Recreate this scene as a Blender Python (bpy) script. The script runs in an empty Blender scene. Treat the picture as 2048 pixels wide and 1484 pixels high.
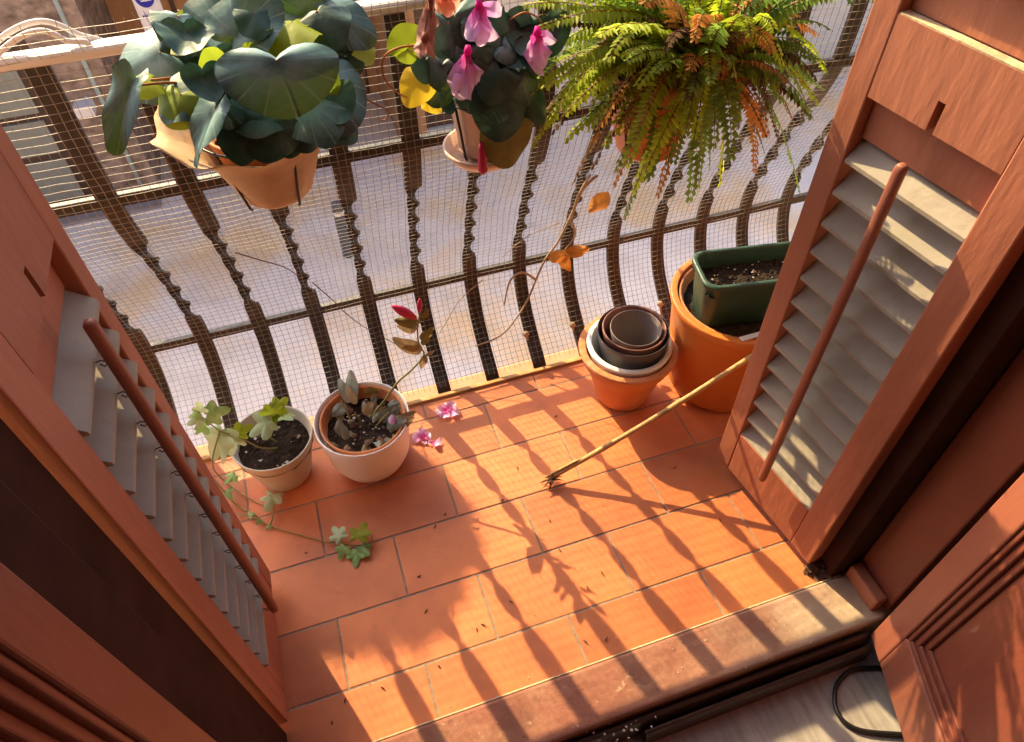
import bpy, bmesh, math, random
from mathutils import Vector, Matrix, Euler, noise
R = math.radians
rnd = random.Random(7)
sc = bpy.context.scene
COL = sc.collection

# ------------------------------------------------------------------ camera, world, sun, exposure
F = 1430.109
cam = bpy.data.cameras.new('camera'); co = bpy.data.objects.new('camera', cam); COL.objects.link(co)
co.location = (0, 0, 1.38); co.rotation_euler = (0.7214, 0.01634, -0.32394)
cam.sensor_width = 36; cam.lens = F / 2048 * 36; cam.clip_start = .02; cam.clip_end = 500
sc.camera = co
SA, SB = .45, 1.25                      # a point at height z throws its shadow to (x + SA z, y - SB z)
sun_dir = Vector((-SA, SB, 1)).normalized()
elev = math.asin(sun_dir.z); azim = math.atan2(sun_dir.x, sun_dir.y)
w = bpy.data.worlds.new('World'); sc.world = w; w.use_nodes = True
nt = w.node_tree; bg = nt.nodes['Background']
sky = nt.nodes.new('ShaderNodeTexSky'); sky.sky_type = 'NISHITA'; sky.sun_disc = False
sky.sun_elevation = elev; sky.sun_rotation = azim; sky.dust_density = 4; sky.air_density = .8
nt.links.new(sky.outputs[0], bg.inputs[0]); bg.inputs[1].default_value = .15
sl = bpy.data.lights.new('sun', 'SUN'); sl.energy = 5.0; sl.angle = R(.5); sl.color = (1, .77, .40)
so = bpy.data.objects.new('sun', sl); COL.objects.link(so)
so.rotation_euler = (-sun_dir).to_track_quat('-Z', 'Y').to_euler()
sc.view_settings.view_transform = 'Standard'; sc.view_settings.look = 'None'
sc.view_settings.exposure = 1.14; sc.view_settings.gamma = 1
sc.cycles.max_bounces = 8; sc.cycles.diffuse_bounces = 5

CAMM = Euler(co.rotation_euler).to_matrix()
def at(px, py, ax, v):                  # photo pixel -> point on the plane coordinate[ax] = v
    d = CAMM @ Vector((px - 1024, -(py - 742), -F)); c = Vector(co.location)
    return c + d * ((v - c[ax]) / d[ax])

# ------------------------------------------------------------------ materials
def mat(name, col, rough=.6, spec=.4, var=.12, vscale=6, bump=.15, bscale=60, stretch=(1, 1, 1), col2=None,
        mixscale=3, mixlo=.45, mixhi=.65, tint=0, transl=0, metal=0, tcol=None, coat=0, chip=None):
    m = bpy.data.materials.new(name); m.use_nodes = True; n = m.node_tree; N = n.nodes; L = n.links
    b = N['Principled BSDF']; b.inputs['Roughness'].default_value = rough; b.inputs['Specular IOR Level'].default_value = spec
    b.inputs['Metallic'].default_value = metal; b.inputs['Coat Weight'].default_value = coat
    tc = N.new('ShaderNodeTexCoord'); mp = N.new('ShaderNodeMapping'); mp.inputs['Scale'].default_value = stretch
    L.new(tc.outputs['Object'], mp.inputs[0])
    cur = None
    rgb = N.new('ShaderNodeRGB'); rgb.outputs[0].default_value = (*col, 1); cur = rgb.outputs[0]
    if col2:
        t = N.new('ShaderNodeTexNoise'); t.inputs['Scale'].default_value = mixscale; t.inputs['Detail'].default_value = 6
        t.inputs['Roughness'].default_value = .65; L.new(mp.outputs[0], t.inputs[0])
        r = N.new('ShaderNodeMapRange'); r.inputs[1].default_value = mixlo; r.inputs[2].default_value = mixhi; L.new(t.outputs[0], r.inputs[0])
        mx = N.new('ShaderNodeMix'); mx.data_type = 'RGBA'; mx.inputs[7].default_value = (*col2, 1)
        L.new(r.outputs[0], mx.inputs[0]); L.new(cur, mx.inputs[6]); cur = mx.outputs[2]
    for (cc, cs, c0, c1, amt) in (chip or ()):          # chips, grime, lime bloom: marks with a shape of their own
        t = N.new('ShaderNodeTexNoise'); t.inputs['Scale'].default_value = cs; t.inputs['Detail'].default_value = 9; t.inputs['Roughness'].default_value = .7
        t.inputs['Distortion'].default_value = .4; L.new(mp.outputs[0], t.inputs[0])
        r = N.new('ShaderNodeMapRange'); r.inputs[1].default_value = c0; r.inputs[2].default_value = c1; r.inputs[4].default_value = amt; L.new(t.outputs[0], r.inputs[0])
        mx = N.new('ShaderNodeMix'); mx.data_type = 'RGBA'; mx.inputs[7].default_value = (*cc, 1)
        L.new(r.outputs[0], mx.inputs[0]); L.new(cur, mx.inputs[6]); cur = mx.outputs[2]
    hs = N.new('ShaderNodeHueSaturation'); L.new(cur, hs.inputs['Color']); cur = hs.outputs[0]
    t = N.new('ShaderNodeTexNoise'); t.inputs['Scale'].default_value = vscale; t.inputs['Detail'].default_value = 8; L.new(mp.outputs[0], t.inputs[0])
    r = N.new('ShaderNodeMapRange'); r.inputs[1].default_value = .25; r.inputs[2].default_value = .75
    r.inputs[3].default_value = 1 - var; r.inputs[4].default_value = 1 + var; L.new(t.outputs[0], r.inputs[0])
    val = r.outputs[0]
    if tint:
        a = N.new('ShaderNodeAttribute'); a.attribute_name = 'tint'
        r2 = N.new('ShaderNodeMapRange'); r2.inputs[3].default_value = 1 - tint; r2.inputs[4].default_value = 1 + tint; L.new(a.outputs['Fac'], r2.inputs[0])
        mm = N.new('ShaderNodeMath'); mm.operation = 'MULTIPLY'; L.new(val, mm.inputs[0]); L.new(r2.outputs[0], mm.inputs[1]); val = mm.outputs[0]
    if 'paint' in name:
        oi = N.new('ShaderNodeObjectInfo'); r2 = N.new('ShaderNodeMapRange'); r2.inputs[3].default_value = .86; r2.inputs[4].default_value = 1.12; L.new(oi.outputs['Random'], r2.inputs[0])
        mm = N.new('ShaderNodeMath'); mm.operation = 'MULTIPLY'; L.new(val, mm.inputs[0]); L.new(r2.outputs[0], mm.inputs[1]); val = mm.outputs[0]
    L.new(val, hs.inputs['Value']); L.new(cur, b.inputs['Base Color'])
    if bump:
        t = N.new('ShaderNodeTexNoise'); t.inputs['Scale'].default_value = bscale; t.inputs['Detail'].default_value = 6; L.new(mp.outputs[0], t.inputs[0])
        bp = N.new('ShaderNodeBump'); bp.inputs['Strength'].default_value = bump; bp.inputs['Distance'].default_value = .004
        L.new(t.outputs[0], bp.inputs['Height']); L.new(bp.outputs[0], b.inputs['Normal'])
    if transl:
        tr = N.new('ShaderNodeBsdfTranslucent'); ms = N.new('ShaderNodeMixShader'); ms.inputs[0].default_value = transl
        h2 = N.new('ShaderNodeMix'); h2.data_type = 'RGBA'; h2.blend_type = 'MULTIPLY'; h2.inputs[0].default_value = 0
        L.new(cur, h2.inputs[6])
        if tcol: tr.inputs[0].default_value = (*tcol, 1)
        else: L.new(cur, tr.inputs[0])
        o = N['Material Output']; L.new(b.outputs[0], ms.inputs[1]); L.new(tr.outputs[0], ms.inputs[2]); L.new(ms.outputs[0], o.inputs[0])
    m['b'] = 1
    return m
GR = (1, 1, .12)
M = {}
M['paint'] = mat('red brown paint', (.44, .165, .092), .55, .3, .18, 7, .4, 55, (1, 1, .25), col2=(.33, .112, .064), mixscale=2.2, chip=[((.56, .36, .22), 34, .66, .69, .7), ((.20, .075, .045), 9, .56, .72, .6)])
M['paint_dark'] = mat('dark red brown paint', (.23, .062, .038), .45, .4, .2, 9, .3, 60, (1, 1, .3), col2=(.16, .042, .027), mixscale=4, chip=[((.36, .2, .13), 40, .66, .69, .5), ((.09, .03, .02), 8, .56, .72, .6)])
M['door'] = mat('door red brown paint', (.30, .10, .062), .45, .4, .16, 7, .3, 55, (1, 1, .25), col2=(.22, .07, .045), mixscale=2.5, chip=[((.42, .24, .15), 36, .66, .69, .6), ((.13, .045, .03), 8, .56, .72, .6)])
M['slat'] = mat('grey beige slat paint', (.36, .315, .255), .65, .25, .1, 12, .25, 70, (1, 1, 1), col2=(.30, .25, .205), mixscale=14, mixlo=.5, mixhi=.75, chip=[((.30, .13, .085), 30, .68, .70, .5)])
M['dustwood'] = mat('dusty cream ledge', (.60, .47, .30), .8, .2, .15, 20, .4, 90, col2=(.45, .33, .2), mixscale=30)
M['tile'] = mat('terracotta tile', (.58, .178, .062), .5, .35, .1, 9, .12, 30, col2=(.45, .128, .052), mixscale=7, mixlo=.42, mixhi=.72, tint=.22, chip=[((.60, .30, .15), 5, .58, .75, .3), ((.25, .085, .045), 16, .62, .70, .5), ((.2, .075, .04), 60, .69, .72, .6)])
M['grout'] = mat('grey grout', (.27, .20, .15), .9, .1, .2, 40, .4, 150)
M['slabedge'] = mat('slab edge terracotta', (.55, .25, .15), .8, .2, .15, 20, .3, 90)
M['sill'] = mat('worn painted sill', (.27, .105, .07), .7, .2, .25, 7, .7, 45, col2=(.40, .215, .135), mixscale=5, mixlo=.45, mixhi=.7, chip=[((.58, .42, .27), 16, .63, .70, .7), ((.12, .05, .04), 9, .6, .7, .6)])
def worn_sill():                        # paint worn through to bare beige stone at the right end
    m = M['sill']; n = m.node_tree; N = n.nodes; L = n.links; hs = [k for k in N if k.bl_idname == 'ShaderNodeHueSaturation'][0]
    src = hs.inputs['Color'].links[0].from_socket
    tc = N.new('ShaderNodeTexCoord'); sx = N.new('ShaderNodeSeparateXYZ'); L.new(tc.outputs['Object'], sx.inputs[0])
    ns = N.new('ShaderNodeTexNoise'); ns.inputs['Scale'].default_value = 9; ns.inputs['Detail'].default_value = 7; L.new(tc.outputs['Object'], ns.inputs[0])
    ad = N.new('ShaderNodeMath'); ad.operation = 'MULTIPLY_ADD'; ad.inputs[1].default_value = .55; L.new(ns.outputs[0], ad.inputs[0]); L.new(sx.outputs['X'], ad.inputs[2])
    mr = N.new('ShaderNodeMapRange'); mr.inputs[1].default_value = .72; mr.inputs[2].default_value = 1.08; mr.inputs[4].default_value = .9; L.new(ad.outputs[0], mr.inputs[0])
    mx = N.new('ShaderNodeMix'); mx.data_type = 'RGBA'; mx.inputs[7].default_value = (.46, .36, .26, 1); L.new(mr.outputs[0], mx.inputs[0]); L.new(src, mx.inputs[6]); L.new(mx.outputs[2], hs.inputs['Color'])
worn_sill()
M['track'] = mat('dark brown track', (.05, .026, .019), .35, .5, .2, 40, .3, 90, (.2, 1, 1), col2=(.13, .085, .06), mixscale=26, mixlo=.56, mixhi=.75)
M['floorwood'] = mat('grey laminate', (.37, .33, .30), .5, .35, .15, 14, .12, 50, (7, .7, 1), col2=(.27, .235, .21), mixscale=11)
M['iron'] = mat('black brown iron', (.019, .016, .015), .5, .42, .3, 30, .35, 90, col2=(.038, .027, .02), mixscale=22)
M['wire'] = mat('galvanised wire', (.24, .21, .19), .5, .5, .2, 60, 0)
M['hand'] = mat('cream handrail paint', (.62, .62, .63), .45, .4, .12, 14, .15, 60, (.3, 1, 1))
M['street'] = mat('grey lilac paving', (.88, .775, .69), .75, .25, .1, 3, .7, 24, col2=(.90, .62, .34), mixscale=.6, mixlo=.47, mixhi=.62, chip=[((.55, .49, .46), 2.2, .53, .72, .55), ((.52, .46, .43), 45, .5, .68, .5), ((.36, .32, .31), 14, .66, .70, .6)])  # warm second colour: patches of reflected sunlight painted into the paving
M['pave'] = mat('grey kerb stone', (.33, .29, .28), .8, .2, .15, 6, .4, 40)
M['stone'] = mat('brown rubble stone', (.36, .275, .22), .85, .2, .5, 9, .9, 12, (1, 1, 1.6), col2=(.19, .14, .11), mixscale=4)
M['orange'] = mat('orange brown boards', (.46, .255, .125), .6, .3, .2, 6, .3, 30, (4, 4, .5), col2=(.36, .185, .085), mixscale=3)
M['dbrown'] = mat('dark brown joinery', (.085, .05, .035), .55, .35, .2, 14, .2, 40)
M['gap_shade'] = mat('shade toned wood', (.05, .02, .013), .9, .1, .3, 14, .2, 40)  # near-black colour stands in for the deep shade beside the shutters
M['gshut'] = mat('grey green panel', (.27, .285, .245), .6, .3, .12, 10, .15, 40)
M['plaster'] = mat('pale plaster', (.66, .62, .56), .85, .2, .08, 4, .25, 40)
M['white'] = mat('white plastic', (.78, .76, .74), .35, .45, .04, 8, .05, 40)
M['banner'] = mat('white banner cloth', (.74, .73, .76), .8, .2, .06, 4, .1, 40)
M['blue'] = mat('blue print', (.035, .04, .36), .7, .2, .1, 20, 0)
M['mint'] = mat('pale mint pipe', (.42, .50, .45), .6, .3, .1, 9, .1, 40)
M['bollard'] = mat('grey blue metal', (.075, .085, .1), .45, .5, .1, 20, .1, 40)
M['terra'] = mat('terracotta pot', (.56, .20, .075), .7, .3, .12, 14, .25, 70, col2=(.60, .27, .13), mixscale=6, chip=[((.66, .45, .33), 9, .56, .7, .6), ((.3, .11, .05), 22, .63, .7, .5)])
M['orangepot'] = mat('orange plastic pot', (.62, .185, .03), .42, .45, .08, 6, .05, 30, col2=(.55, .15, .025), mixscale=3, chip=[((.62, .32, .15), 7, .58, .72, .45), ((.32, .1, .03), 26, .64, .7, .5)])
M['potwhite'] = mat('off white pot', (.86, .84, .83), .42, .4, .05, 6, .06, 40, chip=[((.62, .5, .4), 14, .62, .72, .35)])
M['potgrey'] = mat('warm grey pot', (.54, .50, .42), .6, .3, .08, 8, .12, 60, chip=[((.36, .31, .24), 12, .58, .7, .5), ((.2, .15, .1), 40, .66, .7, .5)])
M['potdark'] = mat('dark grey nursery pot', (.085, .078, .08), .45, .4, .1, 12, .1, 60)
M['potbrown'] = mat('brown nursery pot', (.20, .085, .065), .5, .4, .1, 12, .1, 60)
M['potmid'] = mat('grey plastic pot', (.20, .165, .16), .5, .4, .1, 12, .1, 60)
M['green'] = mat('dark green planter', (.028, .066, .042), .42, .45, .1, 8, .06, 40, chip=[((.14, .2, .14), 10, .57, .72, .5), ((.2, .18, .13), 40, .66, .7, .5)])
M['soil'] = mat('dark potting soil', (.032, .022, .017), .95, .1, .4, 60, 1, 120, col2=(.10, .065, .045), mixscale=90, mixlo=.6, mixhi=.7)
M['grit'] = mat('pale grit', (.55, .5, .44), .9, .1, .3, 90, .2, 100)
M['paper'] = mat('kraft paper sleeve', (.60, .41, .25), .75, .25, .16, 9, .9, 26, col2=(.70, .56, .40), mixscale=4, mixlo=.5, mixhi=.7, transl=.22)
M['pinkpot'] = mat('pale pink ceramic', (.62, .43, .34), .5, .4, .08, 8, .08, 40)
M['black'] = mat('black wire', (.012, .011, .011), .4, .5, .1, 30, 0)
M['cane'] = mat('dry cane', (.50, .30, .115), .6, .3, .2, 30, .3, 80, (1, 1, 1), col2=(.36, .2, .08), mixscale=22)
M['root'] = mat('dry root', (.13, .07, .045), .9, .1, .4, 70, .5, 90)
M['vine'] = mat('dry vine', (.36, .27, .19), .8, .2, .3, 40, .3, 90)
M['dryleaf'] = mat('dry orange leaf', (.52, .22, .045), .6, .3, .2, 40, .3, 90, transl=.2)
M['fern_a'] = mat('lime fern', (.40, .50, .03), .55, .3, .15, 30, 0, tint=.4, transl=.5)
M['fern_b'] = mat('mid green fern', (.20, .33, .05), .55, .3, .15, 30, 0, tint=.4, transl=.4)
M['fern_c'] = mat('rusty dry fern', (.46, .20, .045), .7, .2, .2, 30, 0, tint=.5, transl=.3)
M['fern_d'] = mat('brown dry fern', (.13, .072, .035), .8, .2, .2, 30, 0, tint=.5, transl=.2)
M['stem_g'] = mat('olive stem', (.22, .20, .06), .6, .3, .2, 40, 0)
M['stem_r'] = mat('orange petiole', (.42, .17, .05), .55, .3, .2, 40, 0, transl=.15)
M['leaf_lime'] = mat('lime leaf', (.30, .38, .025), .5, .35, .15, 20, .2, 60, tint=.25, transl=.5)
M['leaf_yellow'] = mat('yellow leaf', (.62, .44, .03), .55, .3, .15, 20, .2, 60, tint=.2, transl=.5)
M['leaf_dark'] = mat('deep green leaf', (.026, .075, .05), .45, .4, .25, 20, .3, 50, tint=.3, transl=.1, col2=(.07, .14, .11), mixscale=18)
M['ivy'] = mat('ivy leaf', (.20, .34, .09), .5, .35, .15, 20, .2, 60, col2=(.36, .46, .22), mixscale=28, tint=.3, transl=.3)
M['ivy_pale'] = mat('pale ivy leaf', (.40, .52, .30), .5, .35, .15, 20, .2, 60, tint=.3, transl=.35)
M['fuzzy'] = mat('grey green fuzzy leaf', (.20, .22, .17), .8, .15, .2, 30, .2, 90, col2=(.32, .3, .25), mixscale=26, tint=.3, transl=.12)
M['deadleaf'] = mat('withered leaf', (.33, .235, .13), .8, .15, .25, 30, .3, 90, tint=.35, transl=.2)
M['bud'] = mat('crimson bud', (.55, .035, .12), .5, .35, .12, 30, .1, 60, transl=.2)
M['tree'] = mat('added tree leaf', (.08, .12, .03), .6, .3, .2, 8, 0, tint=.3)
M['bark'] = mat('bark', (.12, .085, .06), .9, .1, .3, 9, .6, 30)
M['wallin'] = mat('interior plaster', (.16, .12, .10), .9, .1, .06, 3, .1, 30)
M['facade'] = mat('own facade render', (.30, .21, .15), .9, .1, .12, 4, .3, 30)

def leaf_material():                    # cyclamen: dark green margin, silver blue middle, pale veins (its real pattern)
    m = mat('silver cyclamen leaf', (.05, .1, .075), .42, .45, .15, 14, .25, 40, tint=.35)
    n = m.node_tree; N = n.nodes; L = n.links
    uv = N.new('ShaderNodeUVMap'); uv.uv_map = 'UVMap'
    ln = N.new('ShaderNodeVectorMath'); ln.operation = 'LENGTH'; L.new(uv.outputs[0], ln.inputs[0])
    ns = N.new('ShaderNodeTexNoise'); ns.inputs['Scale'].default_value = 5; ns.inputs['Detail'].default_value = 5; L.new(uv.outputs[0], ns.inputs[0])
    ad = N.new('ShaderNodeMath'); ad.operation = 'MULTIPLY_ADD'; ad.inputs[1].default_value = .5; L.new(ns.outputs[0], ad.inputs[0]); L.new(ln.outputs['Value'], ad.inputs[2])
    rp = N.new('ShaderNodeValToRGB'); e = rp.color_ramp.elements
    e[0].position = .17; e[0].color = (.03, .08, .08, 1); e[1].position = .93; e[1].color = (.022, .065, .06, 1)
    x = e.new(.40); x.color = (.17, .29, .29, 1); x = e.new(.70); x.color = (.08, .175, .155, 1)
    sc_ = N.new('ShaderNodeMath'); sc_.operation = 'MULTIPLY'; sc_.inputs[1].default_value = .72; L.new(ad.outputs[0], sc_.inputs[0]); L.new(sc_.outputs[0], rp.inputs[0])
    gr = N.new('ShaderNodeTexGradient'); gr.gradient_type = 'RADIAL'; L.new(uv.outputs[0], gr.inputs[0])
    m1 = N.new('ShaderNodeMath'); m1.operation = 'MULTIPLY_ADD'; m1.inputs[1].default_value = 13; m1.inputs[2].default_value = 0; L.new(gr.outputs['Fac'], m1.inputs[0])
    pp = N.new('ShaderNodeMath'); pp.operation = 'PINGPONG'; pp.inputs[1].default_value = .5; L.new(m1.outputs[0], pp.inputs[0])
    vr = N.new('ShaderNodeMapRange'); vr.inputs[1].default_value = 0; vr.inputs[2].default_value = .07; vr.inputs[3].default_value = .5; vr.inputs[4].default_value = 0; L.new(pp.outputs[0], vr.inputs[0])
    mx = N.new('ShaderNodeMix'); mx.data_type = 'RGBA'; mx.inputs[7].default_value = (.26, .38, .38, 1); L.new(vr.outputs[0], mx.inputs[0]); L.new(rp.outputs[0], mx.inputs[6])
    hs = [k for k in N if k.bl_idname == 'ShaderNodeHueSaturation'][0]; L.new(mx.outputs[2], hs.inputs['Color'])
    b = N['Principled BSDF']; tr = N.new('ShaderNodeBsdfTranslucent'); tr.inputs[0].default_value = (.16, .26, .03, 1)
    ms = N.new('ShaderNodeMixShader'); ms.inputs[0].default_value = .05; L.new(b.outputs[0], ms.inputs[1]); L.new(tr.outputs[0], ms.inputs[2]); L.new(ms.outputs[0], N['Material Output'].inputs[0])
    return m
M['silver'] = leaf_material()
def petal_material(name, c0, c1, c2):   # petals really do run from magenta at the base to pale at the tip
    m = mat(name, c1, .6, .25, .1, 30, 0, tint=.15); n = m.node_tree; N = n.nodes; L = n.links
    uv = N.new('ShaderNodeUVMap'); uv.uv_map = 'UVMap'; sx = N.new('ShaderNodeSeparateXYZ'); L.new(uv.outputs[0], sx.inputs[0])
    ns = N.new('ShaderNodeTexNoise'); ns.inputs['Scale'].default_value = 9; L.new(uv.outputs[0], ns.inputs[0])
    ad = N.new('ShaderNodeMath'); ad.operation = 'MULTIPLY_ADD'; ad.inputs[1].default_value = .3; L.new(ns.outputs[0], ad.inputs[0]); L.new(sx.outputs['Y'], ad.inputs[2])
    rp = N.new('ShaderNodeValToRGB'); e = rp.color_ramp.elements; e[0].position = .18; e[0].color = (*c0, 1); e[1].position = .95; e[1].color = (*c2, 1)
    x = e.new(.5); x.color = (*c1, 1); L.new(ad.outputs[0], rp.inputs[0])
    hs = [k for k in N if k.bl_idname == 'ShaderNodeHueSaturation'][0]; L.new(rp.outputs[0], hs.inputs['Color'])
    b = N['Principled BSDF']; tr = N.new('ShaderNodeBsdfTranslucent'); L.new(hs.outputs[0], tr.inputs[0])
    ms = N.new('ShaderNodeMixShader'); ms.inputs[0].default_value = .35; L.new(b.outputs[0], ms.inputs[1]); L.new(tr.outputs[0], ms.inputs[2]); L.new(ms.outputs[0], N['Material Output'].inputs[0])
    return m
M['petal'] = petal_material('pink petal', (.72, .02, .36), (.78, .27, .68), (.86, .66, .92))
M['petal_o'] = petal_material('orange petal', (.75, .12, .06), (.8, .26, .12), (.85, .45, .3))
M['petal_w'] = petal_material('withered petal', (.28, .1, .08), (.5, .28, .22), (.66, .42, .4))

# ------------------------------------------------------------------ mesh builder
class MB:
    def __init__(s): s.v = []; s.f = []; s.mi = []; s.uv = []; s.t = []
    def add(s, vs, fs, mi=0, uvs=None, tint=.5):
        o = len(s.v); s.v += [Vector(v) for v in vs]
        s.uv += uvs if uvs else [(0, 0)] * len(vs)
        for f in fs: s.f.append([i + o for i in f]); s.mi.append(mi); s.t.append(tint)
    def box(s, lo, hi, fr=None, mi=0, tint=.5):
        x0, y0, z0 = lo; x1, y1, z1 = hi
        vs = [(x0,y0,z0),(x1,y0,z0),(x1,y1,z0),(x0,y1,z0),(x0,y0,z1),(x1,y0,z1),(x1,y1,z1),(x0,y1,z1)]
        if fr: vs = [fr(*q) for q in vs]
        s.add(vs, [(0,3,2,1),(4,5,6,7),(0,1,5,4),(1,2,6,5),(2,3,7,6),(3,0,4,7)], mi, None, tint)
    def tube(s, pts, rad, n=8, mi=0, cap=True, tint=.5):
        pts = [Vector(q) for q in pts]; k = len(pts)
        rr = rad if isinstance(rad, (list, tuple)) else [rad] * k
        up = None; o = []
        for i, q in enumerate(pts):
            t = (pts[min(i + 1, k - 1)] - pts[max(i - 1, 0)]).normalized()
            if up is None: up = t.orthogonal().normalized()
            up = (up - t * up.dot(t)); up = up.normalized() if up.length > 1e-6 else t.orthogonal().normalized()
            b = t.cross(up)
            for j in range(n):
                a = 2 * math.pi * j / n; o.append(q + (up * math.cos(a) + b * math.sin(a)) * rr[i])
        fs = [(i*n + j, i*n + (j+1) % n, (i+1)*n + (j+1) % n, (i+1)*n + j) for i in range(k-1) for j in range(n)]
        if cap: fs += [tuple(range(n))[::-1], tuple((k-1)*n + j for j in range(n))]
        s.add(o, fs, mi, None, tint)
    def lathe(s, prof, c, n=40, mi=0, fn=None):
        vs = []
        for (r, z) in prof:
            for j in range(n):
                a = 2 * math.pi * j / n
                q = Vector((r * math.cos(a), r * math.sin(a), z))
                if fn: q = fn(q, a)
                vs.append(Vector(c) + q)
        k = len(prof)
        fs = [(i*n + j, i*n + (j+1) % n, (i+1)*n + (j+1) % n, (i+1)*n + j) for i in range(k-1) for j in range(n)]
        s.add(vs, fs, mi)
        for i, (r, z) in ((0, prof[0]), (k - 1, prof[-1])):
            if r > 1e-4:
                o = len(s.v) - len(vs) + i * n; idx = [o + j for j in range(n)]
                s.f.append(idx[::-1] if i == 0 else idx); s.mi.append(mi); s.t.append(.5)
    def leaf(s, base, tip, nrm, wid, mi=0, cup=.15, fold=0, wave=.05, kind='heart', tint=None, rings=5, seg=22):
        # base: petiole end; tip: leaf tip; nrm: rough upper-side normal; wid: half width / length
        base = Vector(base); tip = Vector(tip); ax = tip - base; ln = ax.length; ax.normalize()
        nrm = Vector(nrm); nrm = (nrm - ax * nrm.dot(ax)).normalized(); sd = ax.cross(nrm)
        tint = rnd.random() if tint is None else tint; ph = rnd.random() * 6.28
        org = base + ax * ln * (.22 if kind == 'heart' else .5 if kind in ('oval', 'petal') else .12)
        vs = [org + nrm * 0]; uv = [(0, 0.0)]; fs = []
        for i in range(1, rings + 1):
            q = i / rings
            for j in range(seg):
                th = 2 * math.pi * j / seg
                if kind == 'heart':
                    r = (1 - .8 * math.exp(-((abs(th - math.pi)) / .33) ** 2)); ca = math.cos(th)
                    al = r * (.78 * ca if ca > 0 else .34 * ca) * (1 + .1 * max(0, ca) ** 8) ; la = r * math.sin(th) * wid
                elif kind == 'ivy':
                    a_ = min(th, 2 * math.pi - th); lob = lambda c_, w_: math.exp(-((a_ - c_) / w_) ** 2)
                    r = .36 + .64 * max(lob(0, .5), .74 * lob(1.12, .42), .5 * lob(2.15, .45)); r *= 1 - .4 * lob(math.pi, .25)
                    al = r * math.cos(th) * (.88 if math.cos(th) > 0 else .55); la = r * math.sin(th) * wid * 1.25
                else:
                    al = .5 * math.cos(th); la = math.sin(th) * wid * (1 - .35 * math.cos(th) if kind == 'oval' else 1 + .35 * math.cos(th))
                al *= q; la *= q
                h = -cup * q * q + fold * abs(la) + wave * math.sin(3 * th + ph) * q * q + .5 * wave * math.sin(7 * th + 2 * ph) * q ** 3
                vs.append(org + (ax * al + sd * la + nrm * h) * ln)
                uv.append((la / max(wid, .01), al * 1.3) if kind in ('heart', 'ivy') else (la / max(wid, .01), al + .5))
        for j in range(seg): fs.append((0, 1 + j, 1 + (j + 1) % seg))
        for i in range(rings - 1):
            for j in range(seg):
                a = 1 + i * seg; fs.append((a + j, a + seg + j, a + seg + (j+1) % seg, a + (j+1) % seg))
        if kind in ('oval', 'petal'): uv[0] = (0, .5)
        s.add(vs, fs, mi, uv, tint)
    def build(s, name, mats, parent=None, smooth=False, bevel=0, seg=2, solid=0):
        me = bpy.data.meshes.new(name); o = bpy.data.objects.new(name, me); COL.objects.link(o)
        off = Vector(parent_loc(parent)) if parent else Vector((0, 0, 0))
        me.from_pydata([tuple(v - off) for v in s.v], [], s.f)
        mats = mats if isinstance(mats, (list, tuple)) else [mats]
        for m in mats: me.materials.append(M[m] if isinstance(m, str) else m)
        me.polygons.foreach_set('material_index', s.mi)
        if smooth: me.polygons.foreach_set('use_smooth', [True] * len(me.polygons))
        if any(u != (0, 0) for u in s.uv):
            l = me.uv_layers.new(name='UVMap'); d = l.data
            for lp in me.loops: d[lp.index].uv = s.uv[lp.vertex_index]
        at_ = me.attributes.new('tint', 'FLOAT', 'FACE'); at_.data.foreach_set('value', s.t)
        me.update()
        if parent: o.parent = parent
        if solid:
            k = o.modifiers.new('s', 'SOLIDIFY'); k.thickness = solid; k.offset = 0
        if bevel:
            k = o.modifiers.new('b', 'BEVEL'); k.width = bevel; k.segments = seg; k.limit_method = 'ANGLE'; k.angle_limit = R(35); k.harden_normals = False
        if smooth == 'auto' or (smooth and bevel): pass
        return o
def parent_loc(p):
    v = Vector(p.location)
    while p.parent: p = p.parent; v += Vector(p.location)
    return v
def tag(o, label=None, cat=None, group=None, kind=None):
    if label: o['label'] = label
    if cat: o['category'] = cat
    if group: o['group'] = group
    if kind: o['kind'] = kind
    return o
def thing(name, loc, label, cat, group=None):
    o = bpy.data.objects.new(name, None); COL.objects.link(o); o.location = loc; o.empty_display_size = .05
    return tag(o, label, cat, group)
def smooth_path(pts, n=6):
    pts = [Vector(q) for q in pts]; out = []
    for i in range(len(pts) - 1):
        p0 = pts[max(i-1, 0)]; p1 = pts[i]; p2 = pts[i+1]; p3 = pts[min(i+2, len(pts)-1)]
        for k in range(n):
            t = k / n
            out.append(.5 * ((2*p1) + (-p0+p2)*t + (2*p0-5*p1+4*p2-p3)*t*t + (-p0+3*p1-3*p2+p3)*t**3))
    out.append(pts[-1]); return out

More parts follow.
